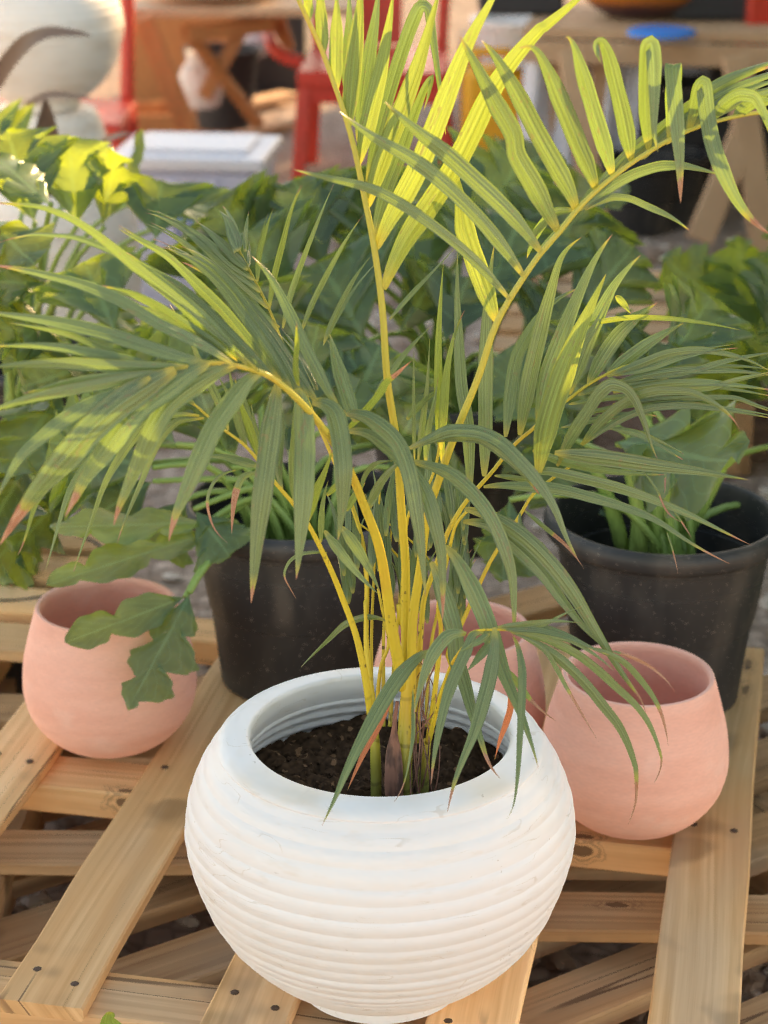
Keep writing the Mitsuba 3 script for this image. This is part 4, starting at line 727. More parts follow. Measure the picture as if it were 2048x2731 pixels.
    (4, 0.0090, 0.05, 0, (-0.10,-0.75,0.66), [(-0.1344,2.06,0.7431),(-0.1614,2.0768,0.7582),(-0.187,2.0943,0.7775),(-0.2128,2.1097,0.7907),(-0.2319,2.12,0.7968)]),
    (4, 0.0135, 0.05, 0, (-0.01,-0.54,0.84), [(-0.1407,2.06,0.7541),(-0.1616,2.0825,0.7686),(-0.1792,2.1012,0.7809),(-0.1987,2.12,0.7917)]),
    (4, 0.0143, 0.00, 0, (-0.14,-0.47,0.87), [(-0.15,2.06,0.7741),(-0.158,2.0863,0.7878),(-0.1658,2.1068,0.7982),(-0.1741,2.12,0.8028)]),
    (4, 0.0093, 0.05, 0, (-0.12,-0.92,0.38), [(-0.1124,2.06,0.6895),(-0.1375,2.0725,0.7134),(-0.1626,2.0841,0.7342),(-0.1879,2.0954,0.7535),(-0.2131,2.107,0.7744),(-0.2472,2.12,0.79)]),
    (4, 0.0069, 0.05, 1, (0.59,-0.75,0.30), [(-0.1312,2.06,0.7414),(-0.1297,2.0722,0.7627),(-0.1234,2.0868,0.7877),(-0.1154,2.1,0.8098)]),
    (4, 0.0080, 0.05, 1, (0.54,-0.84,0.12), [(-0.1194,2.06,0.7126),(-0.1152,2.0682,0.7384),(-0.1052,2.0807,0.7774),(-0.0952,2.0919,0.8116),(-0.0837,2.1,0.8348)]),
    (4, 0.0076, 0.05, 2, (0.51,-0.86,0.05), [(-0.1058,2.06,0.6912),(-0.0973,2.0689,0.7246),(-0.084,2.079,0.761),(-0.069,2.0892,0.7972),(-0.0524,2.1,0.8348)]),
    (4, 0.0080, 0.08, 2, (0.49,-0.87,0.03), [(-0.086,2.06,0.6887),(-0.0743,2.069,0.7161),(-0.0594,2.0787,0.7442),(-0.0412,2.0896,0.7753),(-0.0213,2.1,0.8031)]),
    (4, 0.0077, 0.03, 2, (0.52,-0.85,0.10), [(-0.0629,2.06,0.6757),(-0.0463,2.0759,0.7108),(-0.0314,2.0882,0.7366),(-0.0131,2.1,0.7591)]),
    (4, 0.0065, 0.08, 2, (0.60,-0.53,0.60), [(-0.1435,2.06,0.7733),(-0.1429,2.0842,0.7934),(-0.1411,2.1,0.8065)]),
    (4, 0.0046, 0.05, 3, (0.53,-0.31,0.79), [(-0.1398,2.06,0.7591),(-0.1402,2.085,0.7696),(-0.142,2.1,0.7761)]),
    (5, 0.0075, 0.10, 0, (0.06,-0.95,0.29), [(-0.171,1.84,0.666),(-0.1915,1.8347,0.6662),(-0.2064,1.83,0.6567),(-0.2186,1.8242,0.6381),(-0.2294,1.8168,0.6121),(-0.2402,1.8102,0.5889),(-0.2479,1.8052,0.5714),(-0.2545,1.8,0.5524)]),
    (5, 0.0088, 0.03, 2, (0.31,-0.95,0.07), [(-0.1754,1.84,0.6684),(-0.2017,1.8336,0.6713),(-0.2208,1.8289,0.6697),(-0.2358,1.8234,0.6527),(-0.251,1.8173,0.6326),(-0.2648,1.8107,0.6095),(-0.2758,1.8032,0.5803),(-0.2868,1.796,0.5524),(-0.2955,1.79,0.5288)]),
    (5, 0.0086, 0.03, 2, (-0.20,-0.78,0.59), [(-0.1913,1.84,0.6865),(-0.2277,1.8253,0.6725),(-0.2568,1.8123,0.6549),(-0.2771,1.8017,0.6366),(-0.2946,1.7902,0.6124),(-0.3049,1.778,0.5822),(-0.3123,1.768,0.5574),(-0.3185,1.76,0.5375)]),
    (5, 0.0090, 0.10, 1, (0.27,-0.84,0.47), [(-0.2544,1.8,0.6717),(-0.289,1.7752,0.6493),(-0.3094,1.7577,0.6293),(-0.3194,1.7467,0.6148),(-0.3252,1.7346,0.5962),(-0.3303,1.7248,0.5814),(-0.334,1.72,0.5748)]),
    (5, 0.0094, 0.08, 0, (-0.08,-0.82,0.57), [(-0.1214,1.85,0.6141),(-0.1421,1.8539,0.6187),(-0.1575,1.8567,0.6214),(-0.1761,1.86,0.6206)]),
    (5, 0.0073, 0.08, 0, (-0.18,-0.97,-0.14), [(-0.1313,1.84,0.6373),(-0.1382,1.8368,0.6655),(-0.143,1.8328,0.7014),(-0.1466,1.83,0.7255)]),
    (5, 0.0079, 0.05, 1, (-0.02,-0.98,-0.18), [(-0.1208,1.845,0.6259),(-0.1281,1.8396,0.6566),(-0.1361,1.8347,0.6835),(-0.1396,1.83,0.71)]),
    (5, 0.0081, 0.00, 2, (0.26,-0.94,-0.23), [(-0.0866,1.86,0.5689),(-0.0879,1.851,0.6076),(-0.086,1.8405,0.6515),(-0.0834,1.83,0.6945)]),
    (5, 0.0100, 0.08, 1, (-0.45,-0.89,-0.12), [(-0.075,1.865,0.5503),(-0.0678,1.8565,0.5809),(-0.0573,1.8484,0.6085),(-0.0484,1.84,0.6373)]),
    (5, 0.0065, 0.03, 2, (0.08,-0.96,-0.27), [(-0.0623,1.87,0.5265),(-0.0607,1.8602,0.563),(-0.0561,1.8526,0.5906),(-0.0536,1.85,0.5998)]),
    (5, 0.0082, 0.03, 2, (-0.18,-0.97,0.17), [(-0.1491,1.85,0.6503),(-0.1587,1.8567,0.6776),(-0.1735,1.8643,0.7068),(-0.1852,1.8717,0.7361),(-0.2037,1.88,0.7664)]),
    (5, 0.0076, 0.00, 0, (0.25,-0.94,0.24), [(-0.1335,1.85,0.6367),(-0.1422,1.854,0.6642),(-0.1494,1.8571,0.6854),(-0.1597,1.86,0.7035)]),
    (5, 0.0076, 0.03, 0, (0.56,-0.77,0.29), [(-0.1186,1.85,0.6238),(-0.1273,1.8539,0.6546),(-0.133,1.8568,0.6776),(-0.1447,1.86,0.7003)]),
    (5, 0.0081, 0.03, 0, (-0.26,-0.95,0.19), [(-0.1072,1.85,0.599),(-0.1162,1.8562,0.6203),(-0.1222,1.8619,0.6409),(-0.1281,1.87,0.6704)]),
    (5, 0.0084, 0.03, 2, (-0.37,-0.85,0.38), [(-0.0987,1.86,0.5846),(-0.1034,1.8706,0.6053),(-0.099,1.8888,0.6415),(-0.1116,1.9,0.6605)]),
    (5, 0.0097, 0.00, 3, (0.06,-0.93,0.36), [(-0.0586,1.87,0.5391),(-0.0407,1.8626,0.5152),(-0.0251,1.8568,0.4973),(-0.0048,1.85,0.4789)]),
    (5, 0.0113, 0.05, 0, (0.19,-0.95,0.25), [(-0.0422,1.87,0.5433),(-0.0251,1.8661,0.5188),(-0.0126,1.8627,0.4965),(-0.004,1.86,0.4771)]),
    (5, 0.0074, 0.62, 0, (0.17,-0.95,0.26), [(-0.1223,1.85,0.6071),(-0.1343,1.8465,0.6051),(-0.142,1.8423,0.5929),(-0.1459,1.8362,0.5723),(-0.1471,1.83,0.5509)]),
    (5, 0.0038, 0.30, 0, (0.09,-0.80,0.59), [(-0.0565,1.87,0.5155),(-0.0797,1.8612,0.5183),(-0.0935,1.8549,0.5116),(-0.0982,1.8499,0.5002),(-0.0919,1.8441,0.4874),(-0.0864,1.84,0.479)]),
    (5, 0.0038, 0.50, 0, (-0.15,-0.94,0.30), [(-0.1431,1.85,0.6095),(-0.1612,1.8456,0.603),(-0.1707,1.8401,0.5806),(-0.1663,1.8353,0.5595),(-0.1511,1.83,0.5419)]),
    (5, 0.0069, 0.08, 0, (0.40,-0.90,-0.17), [(-0.1796,1.84,0.6787),(-0.1908,1.835,0.6882),(-0.2096,1.8277,0.6843),(-0.2271,1.82,0.6743)]),
    (5, 0.0070, 0.08, 1, (0.34,-0.94,0.00), [(-0.0559,1.87,0.5758),(-0.0404,1.8754,0.5904),(-0.028,1.88,0.6036)]),
    (6, 0.0155, 0.02, 0, (0.03,-0.98,0.17), [(0.101,1.93,0.5738),(0.1018,1.9379,0.6199),(0.1015,1.9487,0.6829),(0.102,1.9569,0.7295),(0.1052,1.9651,0.7757),(0.1089,1.97,0.8033)]),
    (6, 0.0128, 0.00, 0, (0.05,-0.96,0.29), [(0.0869,1.93,0.5567),(0.0851,1.9479,0.6165),(0.0778,1.9619,0.6622),(0.0752,1.9756,0.7078),(0.0735,1.9894,0.7532),(0.0737,2,0.7879)]),
    (6, 0.0144, 0.05, 0, (-0.32,-0.72,0.62), [(0.1222,1.94,0.6125),(0.1264,1.9571,0.647),(0.133,1.975,0.6831),(0.1444,1.9868,0.7045),(0.1591,1.9986,0.7243),(0.1805,2.0106,0.7392),(0.2004,2.02,0.7458)]),
    (6, 0.0165, 0.03, 0, (0.02,-0.99,0.12), [(0.1369,1.945,0.6124),(0.1447,1.9512,0.6655),(0.1549,1.957,0.7132),(0.165,1.9622,0.7556),(0.1752,1.9666,0.7913),(0.1952,1.97,0.8104)]),
    (6, 0.0165, 0.04, 0, (-0.25,-0.94,0.24), [(0.1553,1.95,0.6233),(0.1625,1.9565,0.6672),(0.1775,1.9634,0.7113),(0.194,1.9701,0.7535),(0.2106,1.976,0.789),(0.2258,1.98,0.8104)]),
    (6, 0.0232, 0.00, 1, (-0.06,-0.99,0.12), [(0.1535,1.9,0.589),(0.1596,1.904,0.6315),(0.1725,1.9087,0.679),(0.1884,1.9135,0.7259),(0.2029,1.9172,0.7598),(0.2144,1.92,0.7858)]),
    (6, 0.0155, 0.03, 0, (-0.06,-0.98,0.17), [(0.1863,1.96,0.6511),(0.1975,1.9646,0.6862),(0.2124,1.97,0.7258),(0.2274,1.9745,0.7572),(0.2426,1.9777,0.7773),(0.2549,1.98,0.7896)]),
    (6, 0.0156, 0.05, 0, (-0.15,-0.92,0.36), [(0.2058,1.96,0.6619),(0.2212,1.9656,0.6909),(0.2382,1.9706,0.7142),(0.2523,1.9738,0.7264),(0.2468,1.9747,0.7266),(0.2585,1.9769,0.7321),(0.2739,1.98,0.7411)]),
    (6, 0.0136, 0.03, 0, (0.06,-0.95,0.30), [(0.224,1.96,0.6714),(0.2446,1.9656,0.6866),(0.2666,1.9715,0.7017),(0.3014,1.98,0.7198)]),
    (6, 0.0137, 0.03, 2, (-0.41,-0.90,0.17), [(0.174,1.93,0.5848),(0.1852,1.9237,0.6164),(0.2008,1.9171,0.6469),(0.2135,1.9119,0.6699),(0.2238,1.9092,0.6776),(0.2356,1.9066,0.6746),(0.2458,1.9033,0.6636),(0.2548,1.8984,0.6426),(0.2639,1.8927,0.6172),(0.2696,1.89,0.6059)]),
    (6, 0.0110, 0.10, 2, (-0.19,-0.98,-0.04), [(0.1985,1.93,0.6072),(0.2132,1.9245,0.6307),(0.2335,1.9184,0.6526),(0.254,1.9132,0.6665),(0.2749,1.9093,0.6715),(0.2961,1.907,0.6715),(0.3178,1.9045,0.6633),(0.3368,1.9021,0.6505),(0.3497,1.9,0.6352)]),
    (6, 0.0076, 0.05, 2, (-0.11,-0.90,0.43), [(0.2,1.93,0.6079),(0.224,1.9285,0.6278),(0.2495,1.927,0.6421),(0.2709,1.9259,0.6486),(0.2996,1.9245,0.6506),(0.3286,1.9231,0.6481),(0.3577,1.9216,0.644),(0.3898,1.92,0.6376)]),
    (6, 0.0088, 0.03, 0, (-0.01,-0.97,0.22), [(0.2229,1.95,0.673),(0.2574,1.95,0.6868),(0.2861,1.95,0.6974),(0.3151,1.95,0.7004),(0.3371,1.95,0.6974),(0.3594,1.95,0.6913),(0.3866,1.95,0.6776)]),
    (6, 0.0068, 0.08, 0, (-0.11,-0.88,0.47), [(0.2316,1.95,0.6746),(0.2649,1.95,0.6822),(0.3008,1.95,0.6944),(0.3296,1.95,0.7004),(0.3528,1.95,0.7026)]),
    (6, 0.0082, 0.03, 0, (-0.02,-0.93,0.37), [(0.2291,1.95,0.6654),(0.2725,1.95,0.6761),(0.3089,1.95,0.6799),(0.3455,1.95,0.6791),(0.3927,1.95,0.673)]),
    (6, 0.0082, 0.08, 0, (-0.00,-0.95,0.31), [(0.2295,1.95,0.6561),(0.2804,1.95,0.6654),(0.317,1.95,0.6669),(0.3538,1.95,0.6638),(0.3938,1.95,0.6577)]),
    (6, 0.0083, 0.08, 0, (0.03,-0.99,-0.16), [(0.2442,1.95,0.6546),(0.2954,1.95,0.6592),(0.3246,1.95,0.6608),(0.3534,1.95,0.67),(0.3924,1.95,0.6784)]),
    (6, 0.0068, 0.03, 0, (-0.08,-0.90,0.42), [(0.2581,1.95,0.6715),(0.309,1.95,0.6791),(0.3377,1.95,0.6883),(0.3736,1.95,0.6959),(0.3968,1.95,0.6989)]),
    (6, 0.0068, 0.05, 0, (0.01,-0.98,0.20), [(0.23,1.95,0.6438),(0.3032,1.95,0.65),(0.3472,1.95,0.6515),(0.3772,1.95,0.6422),(0.4013,1.95,0.6345)]),
    (6, 0.0064, 0.05, 0, (-0.01,-1.00,0.07), [(0.2038,1.95,0.6345),(0.2447,1.95,0.6422),(0.274,1.95,0.6469),(0.3182,1.95,0.6453)]),
    (6, 0.0062, 0.08, 0, (-0.03,-0.95,0.32), [(0.1858,1.95,0.6438),(0.2224,1.95,0.65),(0.259,1.95,0.6531),(0.303,1.95,0.6546)]),
    (6, 0.0067, 0.05, 0, (-0.10,-0.67,0.74), [(0.1792,1.95,0.6189),(0.2085,1.95,0.6267),(0.2451,1.95,0.6345),(0.2747,1.95,0.6314)]),
    (6, 0.0064, 0.05, 0, (-0.06,-0.95,0.32), [(0.1943,1.95,0.6531),(0.2175,1.95,0.6608),(0.2525,1.95,0.6669),(0.2874,1.95,0.6715)]),
    (6, 0.0094, 0.00, 0, (-0.50,-0.83,0.26), [(0.1707,1.95,0.6561),(0.1846,1.95,0.6791),(0.1927,1.95,0.6989),(0.2119,1.95,0.7321),(0.2252,1.95,0.7619)]),
    (6, 0.0067, 0.08, 0, (0.24,-0.79,0.56), [(0.2251,1.95,0.6189),(0.2549,1.95,0.6127),(0.2761,1.95,0.6017),(0.3037,1.95,0.5844)]),
    (11, 0.0165, 0.03, 2, (-0.08,-0.98,0.16), [(0.1686,1.9,0.6098),(0.2182,1.8948,0.6058),(0.2647,1.89,0.6001),(0.3111,1.8851,0.5953),(0.3597,1.88,0.5884)]),
    (11, 0.0100, 0.08, 0, (0.01,-1.00,0.03), [(0.149,1.93,0.6017),(0.1907,1.93,0.5865),(0.2388,1.93,0.578),(0.2868,1.93,0.5755)]),
    (11, 0.0114, 0.10, 0, (-0.16,-0.97,0.18), [(0.1352,1.91,0.5937),(0.1602,1.9047,0.5881),(0.1609,1.9044,0.5895),(0.2288,1.89,0.5774),(0.2852,1.8776,0.5603),(0.342,1.8646,0.536),(0.3621,1.86,0.5271)]),
    (11, 0.0115, 0.12, 0, (-0.05,-0.86,0.50), [(0.0994,1.91,0.5702),(0.1228,1.9055,0.5735),(0.1609,1.8981,0.5739),(0.2175,1.8868,0.5639),(0.2631,1.8775,0.5504),(0.3064,1.8676,0.5248),(0.3411,1.86,0.5079)]),
    (6, 0.0060, 0.03, 1, (0.06,-1.00,-0.08), [(0.188,1.96,0.7205),(0.2205,1.9619,0.7269),(0.2498,1.9637,0.73),(0.2866,1.9658,0.7281),(0.3237,1.968,0.7225),(0.359,1.97,0.7146)]),
    (6, 0.0073, 0.03, 1, (-0.21,-0.90,0.39), [(0.2318,1.98,0.7479),(0.2375,1.9764,0.7428),(0.246,1.97,0.7325)]),
    (11, 0.0060, 0.05, 2, (0.25,-0.97,0.04), [(0.1114,1.93,0.5746),(0.1374,1.9363,0.5689),(0.1704,1.9444,0.5573),(0.1937,1.95,0.55)]),
    (7, 0.0161, 0.10, 0, (-0.06,-0.97,0.25), [(0.0778,1.84,0.5735),(0.1035,1.8321,0.5684),(0.1307,1.8226,0.5541),(0.1565,1.8122,0.532),(0.1793,1.8014,0.5052),(0.1996,1.7952,0.473),(0.2139,1.7912,0.4497),(0.2298,1.787,0.4246),(0.2409,1.7843,0.4093),(0.2488,1.7824,0.3983),(0.2554,1.78,0.3823)]),
    (7, 0.0142, 0.03, 0, (0.06,-0.89,0.45), [(0.0767,1.845,0.5583),(0.0963,1.8384,0.5593),(0.1282,1.8252,0.5398),(0.1524,1.8137,0.5182),(0.1725,1.8057,0.4917),(0.1926,1.7997,0.4676),(0.2127,1.7944,0.4482),(0.2268,1.79,0.43)]),
    (7, 0.0177, 0.03, 0, (-0.22,-0.80,0.56), [(0.0596,1.84,0.5347),(0.0675,1.8351,0.5275),(0.0812,1.8237,0.5073),(0.0919,1.8129,0.4869),(0.1009,1.8023,0.4664),(0.107,1.7934,0.4486),(0.1142,1.7778,0.4311),(0.1254,1.7536,0.4109),(0.1336,1.7347,0.3952),(0.1403,1.7161,0.3797),(0.1451,1.7,0.3662)]),
    (7, 0.0173, 0.14, 0, (0.00,-0.82,0.57), [(0.0461,1.84,0.518),(0.0554,1.8318,0.4988),(0.0631,1.822,0.4744),(0.0693,1.8135,0.4529),(0.0708,1.8053,0.4316),(0.0784,1.792,0.4106),(0.0855,1.7703,0.389),(0.0927,1.7517,0.3712),(0.0998,1.7343,0.3548),(0.1106,1.72,0.3446)]),
    (8, 0.0130, 0.10, 0, (-0.12,-0.80,0.58), [(0.0952,1.78,0.4711),(0.086,1.7753,0.4707),(0.0783,1.7662,0.4567),(0.0675,1.7536,0.4377),(0.0584,1.74,0.416),(0.0515,1.7245,0.3904),(0.0469,1.7114,0.3688),(0.0445,1.7,0.3497)]),
    (8, 0.0139, 0.05, 0, (0.12,-0.88,0.45), [(0.0789,1.78,0.4683),(0.0651,1.7746,0.4707),(0.0499,1.7662,0.4588),(0.0385,1.7556,0.4372),(0.032,1.7462,0.4168),(0.0287,1.74,0.4031)]),
    (8, 0.0164, 0.03, 0, (0.06,-0.68,0.73), [(0.0483,1.79,0.446),(0.0382,1.7839,0.4455),(0.0229,1.7725,0.4375),(0.0046,1.7546,0.4193),(-0.0127,1.7339,0.3961),(-0.026,1.7134,0.3783),(-0.0363,1.6949,0.3631),(-0.0442,1.6791,0.35),(-0.0573,1.655,0.331)]),
    (8, 0.0144, 0.13, 0, (0.10,-0.81,0.58), [(0.1052,1.77,0.4798),(0.1053,1.7626,0.4683),(0.1017,1.7476,0.4456),(0.0939,1.7305,0.4207),(0.0846,1.7126,0.3966),(0.0738,1.6959,0.3771),(0.0654,1.6814,0.3599),(0.059,1.665,0.3398)]),
    (8, 0.0088, 0.00, 0, (-0.23,-0.73,0.64), [(0.1242,1.78,0.4653),(0.1291,1.7701,0.4548),(0.1316,1.7557,0.4384),(0.1302,1.7353,0.415),(0.128,1.7153,0.3919),(0.125,1.6918,0.3626),(0.1208,1.6748,0.3418),(0.114,1.665,0.3315)]),
    (8, 0.0069, 0.05, 0, (-0.25,-0.97,-0.01), [(0.1088,1.78,0.4752),(0.1354,1.7731,0.4817),(0.1648,1.7655,0.4884),(0.186,1.76,0.4889)]),
    (8, 0.0114, 0.02, 0, (0.03,-0.60,0.80), [(0.1103,1.78,0.4749),(0.1431,1.7739,0.478),(0.173,1.7682,0.4723),(0.1955,1.7636,0.4629),(0.2135,1.76,0.4554)]),
    (8, 0.0079, 0.02, 0, (-0.07,-0.95,0.31), [(0.1134,1.78,0.4736),(0.1433,1.7749,0.4726),(0.1733,1.7696,0.4684),(0.1959,1.7653,0.4571),(0.2203,1.76,0.438)]),
    (8, 0.0105, 0.12, 0, (-0.18,-0.98,-0.03), [(0.1241,1.78,0.4694),(0.1513,1.7775,0.4647),(0.1818,1.7745,0.4511),(0.205,1.7719,0.4339),(0.2237,1.7697,0.4164),(0.2425,1.7675,0.3989),(0.2553,1.7656,0.3811),(0.2653,1.7635,0.3582),(0.27,1.762,0.34),(0.2635,1.76,0.3176)]),
    (8, 0.0117, 0.20, 0, (0.09,-0.98,0.15), [(0.1333,1.78,0.4653),(0.1608,1.7772,0.4498),(0.1825,1.7748,0.4309),(0.2013,1.7724,0.4101),(0.2124,1.7708,0.3955),(0.2284,1.7686,0.3744),(0.2403,1.7663,0.3481),(0.2463,1.7645,0.3265),(0.2472,1.7625,0.3013),(0.2403,1.76,0.2718)]),
    (8, 0.0080, 0.30, 0, (-0.28,-0.96,-0.02), [(0.1974,1.78,0.4536),(0.2277,1.7749,0.4425),(0.2463,1.7709,0.4243),(0.2621,1.7669,0.4026),(0.2703,1.7636,0.3821),(0.2752,1.76,0.3583)]),
    (8, 0.0100, 0.00, 0, (-0.15,-0.65,0.75), [(0.103,1.78,0.4603),(0.0906,1.7696,0.4484),(0.0791,1.76,0.438)]),
    (8, 0.0077, 0.00, 0, (0.42,-0.81,0.41), [(0.1014,1.78,0.4686),(0.0874,1.7702,0.4631),(0.072,1.76,0.4596)]),
    (8, 0.0053, 0.40, 0, (-0.08,-0.99,0.12), [(0.121,1.78,0.4703),(0.1422,1.7767,0.4618),(0.1545,1.7745,0.4528),(0.1764,1.7685,0.4153),(0.1922,1.7643,0.3886),(0.2081,1.76,0.3617)]),
    (8, 0.0045, 0.05, 0, (-0.39,-0.90,0.19), [(0.124,1.78,0.4719),(0.149,1.7727,0.4802),(0.1691,1.766,0.4947),(0.1876,1.76,0.5064)]),
    (8, 0.0043, 0.90, 0, (-0.30,-0.95,0.04), [(0.2203,1.78,0.4502),(0.2501,1.771,0.4411),(0.2666,1.7653,0.4304),(0.2788,1.76,0.4162)]),
    (8, 0.0076, 0.40, 1, (0.25,-0.78,0.57), [(0.1108,1.8,0.4273),(0.1247,1.7953,0.4159),(0.1339,1.7917,0.4056),(0.1448,1.7873,0.3924),(0.1671,1.78,0.3755)]),
    (8, 0.0083, 1.00, 4, (-0.58,-0.76,0.29), [(0.1223,1.8,0.3956),(0.124,1.7974,0.3839),(0.1195,1.7931,0.3653),(0.1134,1.7891,0.3482),(0.1092,1.785,0.3303)]),
    (9, 0.0090, 1.00, 4, (-0.06,-0.73,0.69), [(0.0081,1.86,0.3709),(-0.0039,1.8388,0.346),(-0.0197,1.8166,0.322),(-0.0364,1.79,0.2927)]),
    (9, 0.0045, 0.20, 0, (0.47,-0.63,0.62), [(0.0286,1.82,0.3906),(0.029,1.7908,0.3635),(0.0251,1.7662,0.3417),(0.0188,1.745,0.3237),(0.0097,1.73,0.3134)]),
    (9, 0.0075, 0.00, 0, (-0.14,-0.99,0.05), [(0.0026,1.94,0.4094),(-0.0147,1.9416,0.4135),(-0.0362,1.9437,0.4068),(-0.0613,1.9467,0.3818),(-0.0877,1.95,0.3518)]),
    (10, 0.0104, 0.01, 1, (0.28,-0.96,0.09), [(0.0606,1.97,0.5712),(0.056,1.9765,0.6407),(0.0549,1.9811,0.6896),(0.0569,1.9861,0.741),(0.0597,1.99,0.7815)]),
    (10, 0.0091, 0.08, 1, (-0.23,-0.96,0.17), [(0.0577,1.96,0.5919),(0.0599,1.9649,0.6276),(0.0628,1.9705,0.6678),(0.0705,1.9761,0.7076),(0.0809,1.98,0.7332)]),
    (10, 0.0080, 0.08, 2, (0.43,-0.90,0.04), [(0.0425,1.96,0.5782),(0.0455,1.9637,0.6111),(0.0518,1.9674,0.6436),(0.0548,1.97,0.6663)]),
    (10, 0.0042, 0.00, 0, (0.20,-0.98,0.08), [(0.0312,1.96,0.5816),(0.0302,1.9638,0.628),(0.03,1.9672,0.6688),(0.0303,1.97,0.7028)]),
    (10, 0.0070, 0.00, 0, (-0.42,-0.90,0.11), [(0.035,1.99,0.5674),(0.0396,1.9932,0.6096),(0.0443,1.9964,0.6512),(0.0464,2,0.6973)]),
    (10, 0.0050, 0.00, 2, (0.04,-0.72,0.69), [(0.0053,1.98,0.723),(0.0228,1.9966,0.7398),(0.0471,2.0179,0.7604),(0.0724,2.04,0.7821)]),
    (10, 0.0073, 0.03, 2, (0.42,-0.80,0.43), [(-0.0091,1.96,0.6494),(0.0085,1.9805,0.6697),(0.0231,1.9964,0.685),(0.0484,2.02,0.7049)]),
    (10, 0.0082, 0.08, 2, (0.45,-0.89,0.03), [(0.0232,1.98,0.6174),(0.0443,1.9918,0.6357),(0.0606,2,0.6467)]),
    (12, 0.0107, 0.03, 0, (-0.32,-0.52,0.79), [(-0.0127,1.95,0.4643),(-0.0117,1.9899,0.4907),(-0.0081,2.03,0.5182)]),
    (12, 0.0094, 0.03, 2, (-0.20,-0.62,0.76), [(0.0752,1.95,0.4723),(0.0725,1.9895,0.5033),(0.0626,2.03,0.535)]),
    (12, 0.0100, 0.03, 0, (-0.54,-0.50,0.67), [(0.0082,1.95,0.4303),(0.0043,1.9891,0.4535),(-0.0081,2.03,0.477)]),
    (9, 0.0125, 0.00, 0, (-0.46,-0.58,0.67), [(0.0438,1.95,0.5151),(0.0453,1.99,0.551),(0.049,2.03,0.588)]),
    (9, 0.0091, 0.00, 2, (0.20,-0.70,0.69), [(0.0182,1.95,0.4456),(0.0208,1.9898,0.4843),(0.0286,2.03,0.5241)]),
    (9, 0.0081, 0.00, 2, (-0.39,-0.58,0.71), [(0.0819,1.95,0.5077),(0.0776,1.9886,0.5348),(0.0624,2.03,0.5619)]),
    (12, 0.0090, 0.03, 2, (0.32,-0.59,0.74), [(0.0586,1.95,0.4309),(0.0632,1.9893,0.4586),(0.0759,2.03,0.487)]),
    (9, 0.0143, 0.00, 0, (-0.41,-0.53,0.74), [(0.0329,1.95,0.4256),(0.0383,1.9891,0.4598),(0.054,2.03,0.4944)]),
    (10, 0.0110, 0.08, 0, (-0.19,-0.60,0.78), [(0.0475,1.95,0.4874),(0.049,1.99,0.5181),(0.0521,2.03,0.5499)]),
    (9, 0.0117, 0.05, 2, (-0.15,-0.53,0.83), [(0.0394,1.95,0.4165),(0.0355,1.989,0.4406),(0.0226,2.03,0.4648)]),
    (9, 0.0101, 0.03, 2, (0.33,-0.49,0.81), [(-0.0325,1.95,0.4368),(-0.037,1.9892,0.4643),(-0.0498,2.03,0.4924)]),
    (12, 0.0102, 0.03, 0, (0.06,-0.63,0.78), [(0.0699,1.95,0.5171),(0.0655,1.989,0.55),(0.0504,2.03,0.5833)]),
    (12, 0.0099, 0.05, 0, (-0.08,-0.54,0.84), [(0.0226,1.95,0.4154),(0.0179,1.9888,0.4406),(0.0031,2.03,0.4658)]),
    (9, 0.0093, 0.03, 0, (0.45,-0.51,0.73), [(0.0831,1.95,0.4911),(0.0865,1.9897,0.5152),(0.0943,2.03,0.5402)]),
    (12, 0.0120, 0.03, 0, (-0.27,-0.56,0.78), [(0.0735,1.95,0.482),(0.0747,1.99,0.5107),(0.0763,2.03,0.5405)]),
    (12, 0.0113, 0.05, 0, (-0.29,-0.58,0.76), [(0.0377,1.95,0.4217),(0.0374,1.99,0.4512),(0.0354,2.03,0.4819)]),
    (9, 0.0123, 0.03, 0, (-0.04,-0.54,0.84), [(0.0134,1.95,0.4946),(0.0117,1.9898,0.5197),(0.0062,2.03,0.5457)]),
    (12, 0.0090, 0.05, 0, (0.23,-0.59,0.78), [(-0.0414,1.95,0.4566),(-0.0469,1.9891,0.4897),(-0.0631,2.03,0.5232)]),
    (10, 0.0100, 0.08, 0, (-0.01,-0.66,0.75), [(0.045,1.95,0.4846),(0.0483,1.9897,0.5193),(0.0572,2.03,0.555)]),
    (9, 0.0081, 0.00, 0, (-0.33,-0.54,0.77), [(0.082,1.95,0.4954),(0.0841,1.9899,0.5241),(0.0884,2.03,0.5538)]),
    (9, 0.0073, 0.00, 0, (0.11,-0.62,0.78), [(-0.0029,1.95,0.4829),(-0.0052,1.9898,0.5149),(-0.0123,2.03,0.5479)]),
    (12, 0.0114, 0.00, 0, (0.05,-0.47,0.88), [(0.0837,1.95,0.4493),(0.0849,1.99,0.4699),(0.0861,2.03,0.4914)]),
    (12, 0.0094, 0.00, 0, (-0.49,-0.63,0.61), [(-0.0009,1.95,0.4499),(-0.0056,1.9892,0.4834),(-0.0199,2.03,0.5173)]),
    (10, 0.0085, 0.08, 0, (0.08,-0.70,0.71), [(0.0444,1.95,0.4982),(0.0502,1.9891,0.5356),(0.0669,2.03,0.5735)]),
    (12, 0.0127, 0.08, 0, (-0.42,-0.52,0.74), [(0.072,1.95,0.4742),(0.0686,1.9889,0.4976),(0.0562,2.03,0.5212)]),
    (12, 0.0072, 0.05, 0, (-0.13,-0.49,0.86), [(0.0623,1.95,0.4327),(0.0605,1.9896,0.4545),(0.0535,2.03,0.4771)]),
    (9, 0.0094, 0.00, 2, (-0.32,-0.53,0.78), [(0.0333,1.95,0.4774),(0.0378,1.9893,0.5077),(0.0506,2.03,0.5386)]),
